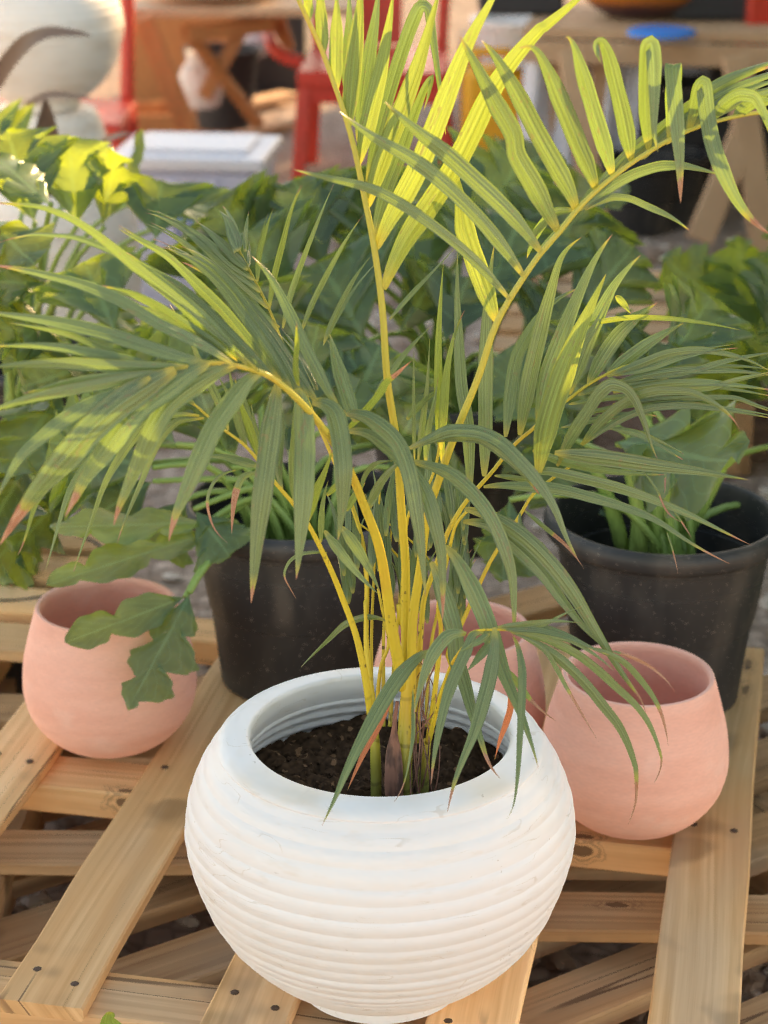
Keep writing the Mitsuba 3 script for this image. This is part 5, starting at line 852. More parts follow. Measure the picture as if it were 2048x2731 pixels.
    (10, 0.0067, 0.08, 2, (0.00,-0.43,0.91), [(-0.0058,1.95,0.4617),(-0.0069,1.9899,0.48),(-0.0101,2.03,0.4993)]),
    (9, 0.0130, 0.03, 0, (-0.53,-0.64,0.56), [(0.0296,1.95,0.4168),(0.0245,1.989,0.4518),(0.0082,2.03,0.4873)]),
    (9, 0.0083, 0.08, 0, (0.49,-0.66,0.57), [(0.0276,1.95,0.4272),(0.0321,1.9895,0.4656),(0.0451,2.03,0.5048)]),
    (9, 0.0102, 0.03, 0, (0.29,-0.67,0.69), [(-0.0383,1.95,0.4257),(-0.0337,1.9892,0.4601),(-0.0191,2.03,0.4951)]),
    (10, 0.0100, 0.00, 2, (0.18,-0.58,0.80), [(0.019,1.95,0.5091),(0.0163,1.9896,0.5391),(0.0073,2.03,0.5699)]),
    (12, 0.0108, 0.08, 0, (0.33,-0.37,0.87), [(-0.0372,1.95,0.4246),(-0.0421,1.9888,0.4451),(-0.056,2.03,0.4655)]),
    (10, 0.0085, 0.03, 0, (0.40,-0.61,0.68), [(0.0022,1.95,0.501),(0.0059,1.9894,0.5318),(0.0171,2.03,0.5633)]),
    (12, 0.0102, 0.08, 2, (0.09,-0.67,0.73), [(0.0774,1.95,0.4362),(0.0725,1.989,0.4739),(0.0559,2.03,0.512)]),
    (9, 0.0070, 0.03, 0, (-0.13,-0.52,0.84), [(-0.0372,1.95,0.4932),(-0.0374,1.99,0.5174),(-0.0369,2.03,0.5426)]),
    (10, 0.0070, 0.05, 2, (-0.40,-0.47,0.79), [(0.0574,1.95,0.5216),(0.0539,1.9887,0.5413),(0.0416,2.03,0.5611)]),
    (9, 0.0080, 0.08, 0, (0.28,-0.43,0.86), [(0.0844,1.95,0.431),(0.0857,1.99,0.4503),(0.0869,2.03,0.4706)]),
    (10, 0.0134, 0.05, 2, (-0.40,-0.59,0.70), [(0.0022,1.95,0.4533),(0.0006,1.9899,0.4849),(-0.0043,2.03,0.5176)]),
    (10, 0.0100, 0.08, 0, (0.14,-0.65,0.75), [(-0.0277,1.95,0.4631),(-0.0294,1.9899,0.4978),(-0.034,2.03,0.5337)]),
    (10, 0.0080, 0.05, 2, (0.44,-0.76,0.49), [(0.0454,1.95,0.4024),(0.0446,1.97,0.4349),(0.0418,1.99,0.4677)]),
    (9, 0.0065, 0.03, 0, (-0.01,-0.85,0.53), [(0.0252,1.95,0.4015),(0.0234,1.9699,0.4337),(0.0176,1.99,0.4661)]),
    (10, 0.0066, 0.08, 0, (0.27,-0.84,0.47), [(0.0356,1.95,0.4145),(0.0411,1.9691,0.4439),(0.0574,1.99,0.4728)]),
    (9, 0.0060, 0.00, 0, (-0.43,-0.72,0.55), [(0.0808,1.95,0.4107),(0.0861,1.9694,0.4456),(0.102,1.99,0.4802)]),
    (9, 0.0082, 0.03, 2, (-0.49,-0.73,0.47), [(0.0811,1.95,0.3978),(0.0826,1.97,0.4316),(0.0867,1.99,0.4656)]),
    (10, 0.0061, 0.08, 2, (-0.38,-0.83,0.41), [(0.0572,1.95,0.4205),(0.0509,1.9688,0.45),(0.0313,1.99,0.4788)]),
    (10, 0.0084, 0.08, 2, (0.48,-0.76,0.44), [(0.0246,1.95,0.4209),(0.0312,1.9681,0.4419),(0.0511,1.99,0.4616)]),
    (9, 0.0070, 0.05, 0, (0.15,-0.86,0.48), [(0.0747,1.95,0.4199),(0.0783,1.9697,0.4536),(0.0888,1.99,0.4873)]),
    (10, 0.0079, 0.08, 0, (-0.45,-0.65,0.61), [(0.0242,1.95,0.3965),(0.0284,1.9695,0.4243),(0.0407,1.99,0.452)]),
    (10, 0.0059, 0.08, 0, (-0.21,-0.74,0.64), [(0.0805,1.95,0.422),(0.0826,1.9699,0.4463),(0.0884,1.99,0.4708)]),
    (9, 0.0063, 0.08, 2, (-0.14,-0.80,0.58), [(0.0625,1.95,0.4078),(0.0701,1.9686,0.4395),(0.0929,1.99,0.4702)]),
    (10, 0.0090, 0.03, 2, (-0.44,-0.79,0.42), [(0.081,1.95,0.4041),(0.0802,1.97,0.44),(0.0773,1.99,0.4761)]),
    (9, 0.0056, 0.00, 2, (0.15,-0.80,0.59), [(0.0752,1.95,0.3892),(0.0774,1.9699,0.4151),(0.0833,1.99,0.4413)]),
    (9, 0.0070, 0.08, 0, (-0.04,-0.70,0.71), [(0.0782,1.95,0.4189),(0.0831,1.969,0.4394),(0.0973,1.99,0.4594)]),
    (10, 0.0085, 0.08, 2, (0.39,-0.69,0.61), [(0.0305,1.95,0.397),(0.0317,1.9699,0.4181),(0.0351,1.99,0.4394)]),
    (9, 0.0085, 0.05, 2, (-0.36,-0.74,0.56), [(0.0643,1.95,0.3933),(0.0666,1.9699,0.4225),(0.0732,1.99,0.4519)]),
    (9, 0.0063, 0.03, 2, (-0.45,-0.77,0.46), [(0.0233,1.95,0.4069),(0.0194,1.9694,0.4325),(0.0072,1.99,0.4578)]),
    (10, 0.0068, 0.03, 0, (0.23,-0.86,0.46), [(0.0705,1.95,0.4191),(0.0712,1.97,0.4553),(0.0729,1.99,0.4918)]),
    (11, 0.0026, 0.55, 0, (-0.40,-0.29,0.87), [(0.2786,1.9,0.5973),(0.276,1.8784,0.5886),(0.2734,1.86,0.5814)]),
    (11, 0.0023, 0.55, 0, (-0.70,-0.51,0.51), [(0.2872,1.9,0.552),(0.2947,1.8819,0.5439),(0.3031,1.86,0.5341)]),
    (11, 0.0027, 0.55, 0, (-0.53,-0.80,0.27), [(0.2554,1.9,0.5923),(0.2685,1.8865,0.5773),(0.28,1.8705,0.5567),(0.2944,1.86,0.5508)]),
    (11, 0.0020, 0.55, 0, (-0.56,-0.54,0.63), [(0.2838,1.9,0.5248),(0.2872,1.8859,0.5151),(0.291,1.86,0.4969)]),
    (11, 0.0043, 0.55, 0, (-0.42,-0.52,0.74), [(0.1357,1.9,0.5469),(0.1344,1.8709,0.5263),(0.1363,1.86,0.5189)]),
    (11, 0.0050, 0.55, 0, (-0.44,-0.87,0.22), [(0.1404,1.9,0.5486),(0.1604,1.8871,0.535),(0.1818,1.8732,0.5203),(0.1977,1.86,0.502)]),
    (2, 0.0062, 0.03, 0, (0.11,-0.75,0.65), [(0.2034,1.937,0.8666),(0.225,1.955,0.8851),(0.2499,1.9737,0.9023),(0.275,1.9913,0.917),(0.3004,2.01,0.9347)]),
    (2, 0.0068, 0.03, 0, (0.31,-0.93,0.17), [(0.2205,1.937,0.8829),(0.2543,1.9534,0.9079),(0.2862,1.9691,0.933),(0.3184,1.9834,0.9525),(0.3509,1.9965,0.9662),(0.3872,2.01,0.9754)]),
    (2, 0.0074, 0.00, 0, (-0.04,-0.67,0.74), [(0.2479,1.937,0.894),(0.2769,1.9546,0.9188),(0.3175,1.9763,0.9449),(0.3507,1.9919,0.9587),(0.3926,2.01,0.9685)]),
    (2, 0.0061, 0.00, 0, (0.38,-0.87,0.32), [(0.2685,1.937,0.908),(0.3007,1.9576,0.9258),(0.3436,1.9828,0.9437),(0.3958,2.01,0.9526)]),
    (2, 0.0050, 0.05, 0, (0.37,-0.78,0.51), [(0.1868,1.937,0.8434),(0.2101,1.9637,0.867),(0.2359,1.988,0.8855),(0.2587,2.01,0.9032)]),
    (2, 0.0045, 0.03, 0, (0.43,-0.80,0.42), [(0.1665,1.937,0.8225),(0.1933,1.963,0.8441),(0.2199,1.9876,0.8641),(0.2467,2.01,0.8803)]),
    (2, 0.0058, 0.05, 0, (-0.52,-0.75,-0.41), [(0.1803,1.932,0.8475),(0.1688,1.9431,0.8426),(0.1555,1.9593,0.8271),(0.1481,1.974,0.8086),(0.1438,1.99,0.7861)]),
    (3, 0.0080, 0.08, 0, (-0.25,-0.97,-0.07), [(-0.1319,1.702,0.7634),(-0.1614,1.7094,0.7799),(-0.1954,1.7174,0.7947),(-0.2294,1.7258,0.8138),(-0.2636,1.7336,0.8259),(-0.2911,1.7395,0.8315),(-0.316,1.7448,0.8358),(-0.341,1.75,0.8381)]),
    (3, 0.0069, 0.03, 0, (-0.41,-0.89,0.20), [(-0.0938,1.762,0.7272),(-0.1265,1.7831,0.7522),(-0.1561,1.8028,0.7771),(-0.186,1.8216,0.7995),(-0.2163,1.8378,0.8139),(-0.2392,1.85,0.825)]),
    (3, 0.0073, 0.03, 0, (-0.39,-0.89,0.23), [(-0.0928,1.772,0.7249),(-0.1197,1.7912,0.7511),(-0.1448,1.8098,0.7778),(-0.1715,1.8273,0.8005),(-0.2016,1.8463,0.8246),(-0.2258,1.8589,0.8354),(-0.2472,1.87,0.8453)]),
    (3, 0.0074, 0.08, 3, (0.14,-0.63,0.76), [(-0.0842,1.782,0.7133),(-0.1058,1.8046,0.7419),(-0.131,1.8284,0.7711),(-0.158,1.8522,0.7993),(-0.1868,1.8723,0.8182),(-0.2176,1.89,0.8273)]),
    (3, 0.0073, 0.05, 0, (-0.01,-0.74,0.67), [(-0.0742,1.792,0.701),(-0.0967,1.8192,0.7359),(-0.1223,1.8446,0.7664),(-0.1452,1.8664,0.7924),(-0.1683,1.8842,0.8104),(-0.1947,1.9,0.8185)]),
    (3, 0.0079, 0.00, 0, (-0.55,-0.82,0.16), [(-0.0644,1.802,0.6938),(-0.0868,1.8262,0.7236),(-0.1124,1.8512,0.7535),(-0.1382,1.8722,0.7757),(-0.1675,1.8945,0.7979),(-0.1924,1.91,0.8082)]),
    (3, 0.0069, 0.08, 0, (-0.24,-0.83,0.50), [(-0.0735,1.802,0.6966),(-0.0897,1.8216,0.723),(-0.1154,1.845,0.7512),(-0.1399,1.8661,0.7759),(-0.1645,1.8835,0.7926),(-0.1926,1.9,0.8021)]),
    (3, 0.0050, 0.00, 0, (-0.45,-0.88,0.13), [(-0.1287,1.712,0.7617),(-0.1539,1.7279,0.7754),(-0.1813,1.7442,0.7877),(-0.2104,1.7611,0.8),(-0.2355,1.7745,0.8062),(-0.2671,1.79,0.8075)]),
    (3, 0.0041, 0.05, 2, (-0.36,-0.76,0.54), [(-0.1358,1.712,0.7606),(-0.1648,1.7357,0.7765),(-0.1949,1.7581,0.789),(-0.2255,1.7781,0.7937),(-0.2582,1.8,0.8026)]),
    (3, 0.0089, 0.00, 0, (0.30,-0.70,0.65), [(-0.0435,1.812,0.6899),(-0.0583,1.826,0.7105),(-0.0725,1.8422,0.7361),(-0.0838,1.8557,0.7579),(-0.0952,1.8685,0.7785),(-0.1065,1.8794,0.7951),(-0.121,1.89,0.8089)]),
    (3, 0.0101, 0.00, 0, (-0.40,-0.70,0.59), [(-0.0251,1.842,0.6621),(-0.0377,1.8673,0.6837),(-0.0471,1.8894,0.7039),(-0.0542,1.9087,0.722),(-0.0556,1.91,0.7224)]),
    (3, 0.0032, 0.08, 3, (-0.72,-0.44,0.54), [(-0.065,1.832,0.6955),(-0.0767,1.8723,0.7091),(-0.0912,1.9053,0.7181),(-0.1042,1.93,0.7236)]),
    (4, 0.0081, 0.03, 0, (-0.48,-0.88,0.08), [(-0.1245,2.072,0.7101),(-0.1459,2.0872,0.7307),(-0.1712,2.1035,0.7511),(-0.1966,2.1198,0.7716),(-0.2222,2.1351,0.7892),(-0.2534,2.15,0.7968)]),
    (4, 0.0075, 0.08, 0, (-0.18,-0.78,0.60), [(-0.1329,2.072,0.7269),(-0.1536,2.0893,0.7458),(-0.1787,2.1081,0.7642),(-0.2128,2.1311,0.7836),(-0.2437,2.15,0.7957)]),
    (4, 0.0063, 0.00, 0, (-0.39,-0.82,0.41), [(-0.136,2.072,0.7396),(-0.1644,2.0935,0.7552),(-0.1923,2.1161,0.7746),(-0.2205,2.1362,0.7882),(-0.2419,2.15,0.7948)]),
    (4, 0.0116, 0.08, 0, (-0.58,-0.42,0.70), [(-0.1546,2.072,0.7691),(-0.1583,2.1075,0.7844),(-0.1652,2.1336,0.7952),(-0.1725,2.15,0.8008)]),
    (4, 0.0068, 0.00, 0, (-0.23,-0.89,0.40), [(-0.1098,2.072,0.689),(-0.1392,2.0883,0.7087),(-0.1654,2.1034,0.7283),(-0.1918,2.118,0.7466),(-0.2183,2.1331,0.7665),(-0.2539,2.15,0.7811)]),
    (4, 0.0047, 0.03, 1, (0.50,-0.65,0.58), [(-0.1316,2.072,0.7389),(-0.1328,2.0893,0.7562),(-0.1289,2.1108,0.7776),(-0.1232,2.13,0.7964)]),
    (4, 0.0053, 0.08, 1, (-0.22,-0.85,0.48), [(-0.119,2.072,0.7115),(-0.1166,2.0831,0.7344),(-0.1074,2.1016,0.7721),(-0.0981,2.1181,0.8053),(-0.0871,2.13,0.8279)]),
    (4, 0.0051, 0.03, 2, (-0.09,-0.76,0.65), [(-0.0642,2.072,0.6691),(-0.0448,2.0961,0.7028),(-0.0277,2.1132,0.7251),(-0.0071,2.13,0.7443)]),
    (4, 0.0032, 0.05, 3, (-0.10,-0.90,0.18), [(-0.1403,2.072,0.7535),(-0.1446,2.1113,0.7598),(-0.1493,2.13,0.7622)]),
    (6, 0.0058, 0.00, 2, (0.04,-1.00,0.03), [(0.1981,1.942,0.6043),(0.2264,1.9433,0.6231),(0.2531,1.9444,0.6369),(0.2757,1.9453,0.6431),(0.3059,1.9464,0.6445),(0.3364,1.9476,0.6413),(0.367,1.9487,0.6366),(0.4009,1.95,0.6294)]),
    (6, 0.0049, 0.03, 0, (0.07,-0.95,0.30), [(0.2325,1.962,0.6699),(0.266,1.967,0.6778),(0.3017,1.9725,0.6894),(0.3302,1.9767,0.6951),(0.353,1.98,0.6972)]),
    (6, 0.0060, 0.03, 0, (0.09,-0.97,0.21), [(0.2329,1.962,0.661),(0.2747,1.9668,0.6725),(0.3118,1.9708,0.6767),(0.3492,1.9748,0.6763),(0.3978,1.98,0.6701)]),
    (6, 0.0060, 0.08, 0, (0.11,-0.98,0.16), [(0.2286,1.962,0.654),(0.2833,1.9678,0.658),(0.3212,1.9717,0.6566),(0.3595,1.9757,0.6504),(0.4014,1.98,0.641)]),
    (6, 0.0053, 0.08, 0, (0.07,-0.95,0.30), [(0.2472,1.962,0.6485),(0.2985,1.968,0.6531),(0.3291,1.9715,0.6532),(0.3593,1.9752,0.661),(0.4002,1.98,0.6677)]),
    (6, 0.0049, 0.08, 0, (0.13,-0.92,0.37), [(0.2288,1.962,0.6378),(0.3057,1.9699,0.643),(0.3503,1.9744,0.6427),(0.3807,1.9775,0.6318),(0.405,1.98,0.6226)]),
    (6, 0.0045, 0.03, 0, (0.14,-0.94,0.30), [(0.204,1.962,0.6324),(0.2464,1.9686,0.6354),(0.2758,1.9731,0.6379),(0.321,1.98,0.6334)]),
    (6, 0.0046, 0.05, 0, (0.15,-0.98,0.09), [(0.1876,1.962,0.6402),(0.2223,1.9676,0.6432),(0.2579,1.9732,0.6434),(0.3014,1.98,0.6417)]),
    (6, 0.0044, 0.03, 0, (0.16,-0.98,0.15), [(0.18,1.962,0.6148),(0.2116,1.9676,0.6201),(0.2505,1.9745,0.6251),(0.2825,1.98,0.6194)]),
    (6, 0.0047, 0.03, 0, (0.13,-0.95,0.29), [(0.1954,1.962,0.6513),(0.2197,1.9666,0.6574),(0.2561,1.9733,0.6634),(0.2926,1.98,0.6679)]),
    (6, 0.0065, 0.00, 0, (-0.28,-0.90,0.35), [(0.1696,1.962,0.6547),(0.1866,1.966,0.673),(0.1955,1.9691,0.6908),(0.216,1.975,0.7215),(0.2305,1.98,0.7492)]),
    (6, 0.0047, 0.05, 0, (0.17,-0.98,-0.08), [(0.2243,1.962,0.6144),(0.2577,1.9688,0.6081),(0.2802,1.9736,0.5973),(0.3095,1.98,0.5795)]),
]
palm = thing('areca_palm', 'young palm with yellow stalks and long narrow arching leaflets in the white planter', 'palm', None)
def ribbon(pts, width, dry, k, face, seed, taper=(.56, .85)):
    r = np.random.RandomState(seed)
    n = 30 + 4 * len(pts)
    c = spline(pts, n)
    t = np.gradient(c, axis=0); t /= np.linalg.norm(t, axis=1, keepdims=True) + 1e-12
    face = np.asarray(face, float)
    ac = np.cross(t, face)
    for i in range(1, n):
        if ac[i] @ ac[i - 1] < 0: ac[i] *= -1
    for _ in range(5):
        ac[1:-1] = ac[1:-1] * .5 + (ac[:-2] + ac[2:]) * .25
    ac /= np.linalg.norm(ac, axis=1, keepdims=True) + 1e-9
    nm = np.cross(ac, t)
    s = np.linspace(0, 1, n)
    tw = r.uniform(-.35, .35) * (s - .4)
    ac = ac * np.cos(tw)[:, None] + nm * np.sin(tw)[:, None]
    nm = np.cross(ac, t); nm /= np.linalg.norm(nm, axis=1, keepdims=True) + 1e-9
    env = np.clip(np.minimum(.24 + (s / .20) ** .75 * .76, 1), 0, 1) * np.clip((1 - s) / taper[0], 0, 1) ** taper[1]
    env = np.minimum(env, 1) * (1 - .12 * s)
    env[-1] = .015
    U = 13
    u = np.linspace(-1, 1, U)
    sag = r.uniform(-.02, .02, n); jit = 1 + .03 * np.interp(s, np.linspace(0, 1, 9), r.randn(9))
    v, uv = [], []
    for i in range(n):
        w = width / 2 * env[i] * jit[i]
        h = -.22 * np.abs(u) + .055 * np.cos(np.pi * 4 * u)
        v.append(c[i] + ac[i] * (u * w)[:, None] + nm[i] * (h * w + .0004 * np.sin(9 * s[i] + u * 2))[:, None])
        uv.append(np.stack([k + .01 + .98 * (u + 1) / 2, np.full(U, s[i] / max(1e-3, 1 - dry))], 1))
    v = np.vstack(v); uv = np.vstack(uv)
    i, j = np.meshgrid(np.arange(n - 1), np.arange(U - 1), indexing='ij')
    f = np.stack([i * U + j, i * U + j + 1, (i + 1) * U + j + 1, (i + 1) * U + j], -1).reshape(-1, 4)
    return (v, f), uv
frond_key = {}
for fr, r0, r1, pts in FRONDS:
    frond_key.setdefault(fr, None)
    key_ = add('frond', tube(pts, 1.22 * (np.linspace(1, 0, 9) ** 1.1 * (r0 - r1) + r1), 10, 60), 'palm_stalk', palm, smooth=True)
    frond_key[fr] = frond_key[fr] or key_
MATS = ['palm_green', 'palm_bright', 'palm_green', 'palm_green', 'palm_dead']
for i, (fr, w, dry, kd, face, pts) in enumerate(LEAFLETS):
    m, uv = ribbon(pts, w * {1: 1.24, 2: 1.14, 3: 1.1, 8: .95}.get(fr, 1.02), dry if kd != 4 else 0.0, i % 64, face, i, {1: (.48, .8), 2: (.36, .7), 3: (.44, .78), 6: (.5, .8)}.get(fr, (.58, .88)))
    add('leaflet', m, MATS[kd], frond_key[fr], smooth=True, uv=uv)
def stem(pts, r, mat, name, **kw):
    v, f = tube(pts, r, 14, 30)
    v = v + .0012 * (meshkit.fbm(v * 90, 2, 3) - .5)[:, None]
    return add(name, (v, f), mat, palm, smooth=True, **kw)
stem([(0.0223, 1.865, 0.241), (0.0213, 1.87, 0.2863), (0.0229, 1.885, 0.3333), (0.0253, 1.89, 0.3706)], [.0078, .0080, .0078, .0052], 'palm_stalk', 'main_stem')
stem([(-0.0081, 1.87, 0.2382), (-0.0086, 1.875, 0.2837), (-0.0116, 1.88, 0.325), (-0.0142, 1.88, 0.3467)], [.0058, .0056, .0050, .0034], 'palm_stalk', 'side_stem')
stem([(0.0403, 1.88, 0.2326), (0.0421, 1.885, 0.2691), (0.0453, 1.89, 0.2978)], [.0062, .0056, .0042], 'palm_stalk', 'side_stem')
stem([(0.0083, 1.853, 0.2495), (0.0074, 1.858, 0.2927), (0.0101, 1.862, 0.3179), (0.0117, 1.868, 0.3383), (0.0138, 1.872, 0.3507)], [.0072, .0072, .0056, .0026, .0018], 'sheath_husk', 'dead_sheath', label='dead brown sheath at the foot of the palm')
stem([(0.0144, 1.852, 0.2501), (0.0139, 1.857, 0.2841), (0.0117, 1.862, 0.3179)], [.0054, .0056, .0028], 'sheath_husk', 'dead_sheath', label='dead brown sheath at the foot of the palm')
roots = []
rs = np.random.RandomState(31)
for i in range(9):
    p = [(0.0379, 1.87, 0.2494), (0.0391, 1.87, 0.3046), (0.0423, 1.88, 0.3449), (0.0454, 1.89, 0.3885)]
    p = np.array(p) + rs.randn(4, 3) * [.008, .01, .006]
    roots.append(tube(p, [.0009, .0007, .0005], 5, 22))
add('dry_strand', cat(roots), 'sheath_husk', palm, smooth=True, kind='stuff')

# ------------------------------------------------------------------ things at the back
# stacked white planters
bp = (-0.833, 5, 0.5401)
big = ribbed_profile(); big[:, 1] *= 1.02
add('ribbed_planter', lathe(big, 96, (bp[0], bp[1], bp[2] - .135), .002, 9), 'white_paint', smooth=35, label='round white ribbed planter at the back left, set on top of another white jar', category='planter')
jar = np.vstack([[(0, .0), (.12, .0)], curve2([(.13, .005), (.19, .12), (.225, .30), (.215, .45), (.17, .58), (.135, bp[2] - .135 - GZ - .02)], 60), [(.125, bp[2] - .135 - GZ - .004), (0, bp[2] - .135 - GZ - .004)]])
add('white_jar', lathe(jar, 72, (bp[0], bp[1], GZ), .002, 4), 'white_paint', smooth=35, label='smooth white jar carrying the ribbed planter at the back left', category='jar')
# dark strap plant in front; thin arcs stand in for glaze shadows and reflections
sp = thing('strap_plant_and_shade', 'dark brown strap-leaved plant and thin arcs modelled after glaze shadows, in front of the white planters at the back left', 'plant')
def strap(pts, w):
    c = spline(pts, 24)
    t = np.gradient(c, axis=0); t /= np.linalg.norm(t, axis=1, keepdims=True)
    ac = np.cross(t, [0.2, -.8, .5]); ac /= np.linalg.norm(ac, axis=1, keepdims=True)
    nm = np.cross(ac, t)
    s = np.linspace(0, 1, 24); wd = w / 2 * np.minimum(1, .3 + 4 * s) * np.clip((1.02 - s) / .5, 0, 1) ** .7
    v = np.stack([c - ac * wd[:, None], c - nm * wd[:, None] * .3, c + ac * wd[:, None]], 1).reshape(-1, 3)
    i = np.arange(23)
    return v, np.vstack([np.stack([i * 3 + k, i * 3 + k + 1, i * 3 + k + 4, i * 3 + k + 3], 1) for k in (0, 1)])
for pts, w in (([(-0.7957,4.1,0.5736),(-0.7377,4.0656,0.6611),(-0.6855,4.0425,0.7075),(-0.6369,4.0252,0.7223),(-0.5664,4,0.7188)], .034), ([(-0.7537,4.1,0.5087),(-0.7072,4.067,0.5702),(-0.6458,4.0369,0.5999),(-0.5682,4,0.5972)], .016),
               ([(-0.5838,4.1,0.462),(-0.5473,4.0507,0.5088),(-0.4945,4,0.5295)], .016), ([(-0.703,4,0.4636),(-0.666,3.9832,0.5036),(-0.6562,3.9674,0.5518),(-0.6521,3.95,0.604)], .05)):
    add('leaf', strap(pts, w), 'strap_leaf_and_shade', sp, smooth=True)
add('stem', tube([(-0.6606,4,0.4082),(-0.6748,4.0158,0.4419),(-0.6797,4.0343,0.4844),(-0.7083,4.05,0.509)], [.014, .012, .01], 8, 12), 'strap_leaf_and_shade', sp, smooth=True)
# storage box
cb = np.array((-0.5301, 5.7544, 0.15))
st = thing('storage_box', 'pale lilac plastic storage box with a white lid, behind the plants', 'box')
bw, bd, bh = .41, .34, .42
rz = -.12
Rz = rows(rz * -1).T
def taper(v, f):
    return v, f
b = box((bw * .94, bd * .92, bh), (0, 0, -bh / 2 - .02), bevel=.02)
b[0][:, :2] *= (1 + .10 * (b[0][:, 2:3] + .2) / .36)
def put(m, o, a):
    return m[0] @ rows(a) + o, m[1]
add('body', put(b, cb, .1), 'lilac_plastic', st, smooth=30)
add('lid', put(cat([box((bw * 1.06, bd * 1.08, .035), (0, 0, -.005), bevel=.012), box((bw * .8, bd * .7, .02), (0, 0, .019), bevel=.008)]), cb, .1), 'lid_plastic', st, smooth=30)
add('sticker', put(box((.13, .004, .10), (.02, -bd / 2 * .97 - .006, -.12), bevel=.001), cb, .1), 'label_blue', st)
add('sticker', put(box((.028, .004, .028), (.02, -bd / 2 * .97 - .011, -.07), bevel=.001), cb, .1), 'label_orange', st)
for x in (-.10, .02, .14):
    add('rib', put(box((.016, .014, .24), (x + .06, -bd / 2 * .97 - .004, -.17), bevel=.004), cb, .1), 'lilac_plastic', st)
# red metal chairs
def red_chair(label, o, yaw, w=.52, d=.46, h=.44, back=.46, arm=True):
    c = thing('metal_chair', label, 'chair', None)
    R = rows(yaw)
    pt = lambda x, y, z: np.array([x, y, z]) @ R + [o[0], o[1], GZ]
    seat = box((w, d, .055), (0, 0, h - .02), bevel=.02)
    add('seat', (seat[0] @ R + [o[0], o[1], GZ], seat[1]), 'red_paint', c, smooth=40)
    for sy in (-1, 1):
        ap = box((w - .04, .02, .07), (0, sy * (d / 2 - .03), h - .07))
        add('apron', (ap[0] @ R + [o[0], o[1], GZ], ap[1]), 'red_paint', c)
    for sx in (-1, 1):
        for sy in (-1, 1):
            add('leg', bar(pt(sx * (w / 2 + .005), sy * (d / 2 + .01), 0), pt(sx * (w / 2 - .025), sy * (d / 2 - .03), h - .03), .045, .035, R[0]), 'red_paint', c)
    bf = tube([pt(-w / 2 + .03, d / 2 - .02, h), pt(-w / 2 + .02, d / 2 + .05, h + back * .9), pt(-w / 2 + .08, d / 2 + .07, h + back), pt(w / 2 - .08, d / 2 + .07, h + back), pt(w / 2 - .02, d / 2 + .05, h + back * .9), pt(w / 2 - .03, d / 2 - .02, h)], .022, 8, 60)
    add('back_frame', bf, 'red_paint', c, smooth=True)
    sl = box((.16, .012, back * .95), (0, d / 2 + .035, h + back * .5), rx=-.09)
    add('back_slat', (sl[0] @ R + [o[0], o[1], GZ], sl[1]), 'red_paint', c)
    if arm:
        add('armrest', tube([pt(-w / 2 - .16, d / 2 + .02, h + .50), pt(-w / 2 - .16, d / 2 - .05, h + .12), pt(-w / 2 - .10, 0, h + .03), pt(-w / 2 + .01, -.02, h - .01)], .026, 8, 30), 'red_paint', c, smooth=True)
    return c
red_chair('red metal chair behind the palm fronds, its seat and front legs in view', (-0.0291, 7.2345 + .22), .05, d=.62)
red_chair('red metal chair behind the white ribbed planter, only one leg showing', (-0.7884 - .27, 6.4), .0, arm=False)
# folding wooden stand with a pot hung under it
fs = thing('folding_table', 'orange-brown wooden folding table with crossed legs at the back left', 'table')
for a, b, w in (((-0.8092, 7, 0.3501), (-0.6697, 7, -0.0317), .07), ((-0.4869, 7.3, 0.2941), (-0.6415, 7.3, 0.0355), .05), ((-0.6892, 7.2, 0.2919), (-0.4521, 7.4, -0.0817), .04), ((-0.4411, 7.7, 0.4233), (-0.361, 7.7, 0.1384), .06)):
    add('leg', bar(a, b, w, .035, (1, 0, 0)), 'orange_timber', fs)
add('rail', bar((-0.682, 7.2, 0.2682), (-0.3894, 7.3, 0.2941), .05, .05), 'orange_timber', fs)
ft = box((1.0, .5, .03), np.array((-0.5904, 7.4, 0.3482)), rz=.05)
add('table_top', ft, 'tan_timber', fs)
add('cloth_bundle', lathe(curve2([(0, 0), (.18, .005), (.24, .03), (.2, .07), (.08, .09), (0, .09)], 30), 40, np.array((-0.6063, 7.4, 0.3675)) + [0, 0, .016], .03, 6), 'white_plastic', None, smooth=True, label='pale folded cloth on top of the wooden folding table', category='cloth')
add('dark_bucket', lathe(np.vstack([[(0, 0), (.10, 0)], [(.14, .28), (.148, .28), (.148, .30), (.135, .30), (.10, .06), (0, .06)]]), 40, np.array([-0.6179, 7.9, GZ + .12])), 'dark_panel', None, smooth=30, label='black bucket behind the folding table legs', category='bucket')
add('clay_jug', lathe(curve2([(0, 0), (.06, .004), (.085, .07), (.07, .14), (.045, .18), (.05, .21), (.04, .20), (.0, .19)], 40), 36, np.array([-0.6796, 7.6, 0.0437 - .1])), 'white_plastic', None, smooth=True, label='small pale jug under the folding table', category='jug')
add('paper_lamp', trimesh.creation.icosphere(subdivisions=3, radius=.075).apply_translation((-0.5155, 8.2, 0.1091)), 'yellow_plastic' if False else 'lid_plastic', None, smooth=True, label='small round cream ball hanging beside the red chair arm', category='ball')
for i, (a, b, w) in enumerate((((-0.8578, 8.5229, -0.26), (-0.4191, 9.0873, -0.26), .10), ((-0.682, 8.1207, -0.27), (-0.3926, 8.4724, -0.27), .10))):
    add('loose_plank', bar(a, b, .03, w, (0, 0, 1)), 'tan_timber', None, label=('long tan plank lying on the earth under the folding table', 'short tan plank lying nearer the storage box')[i], category='plank')
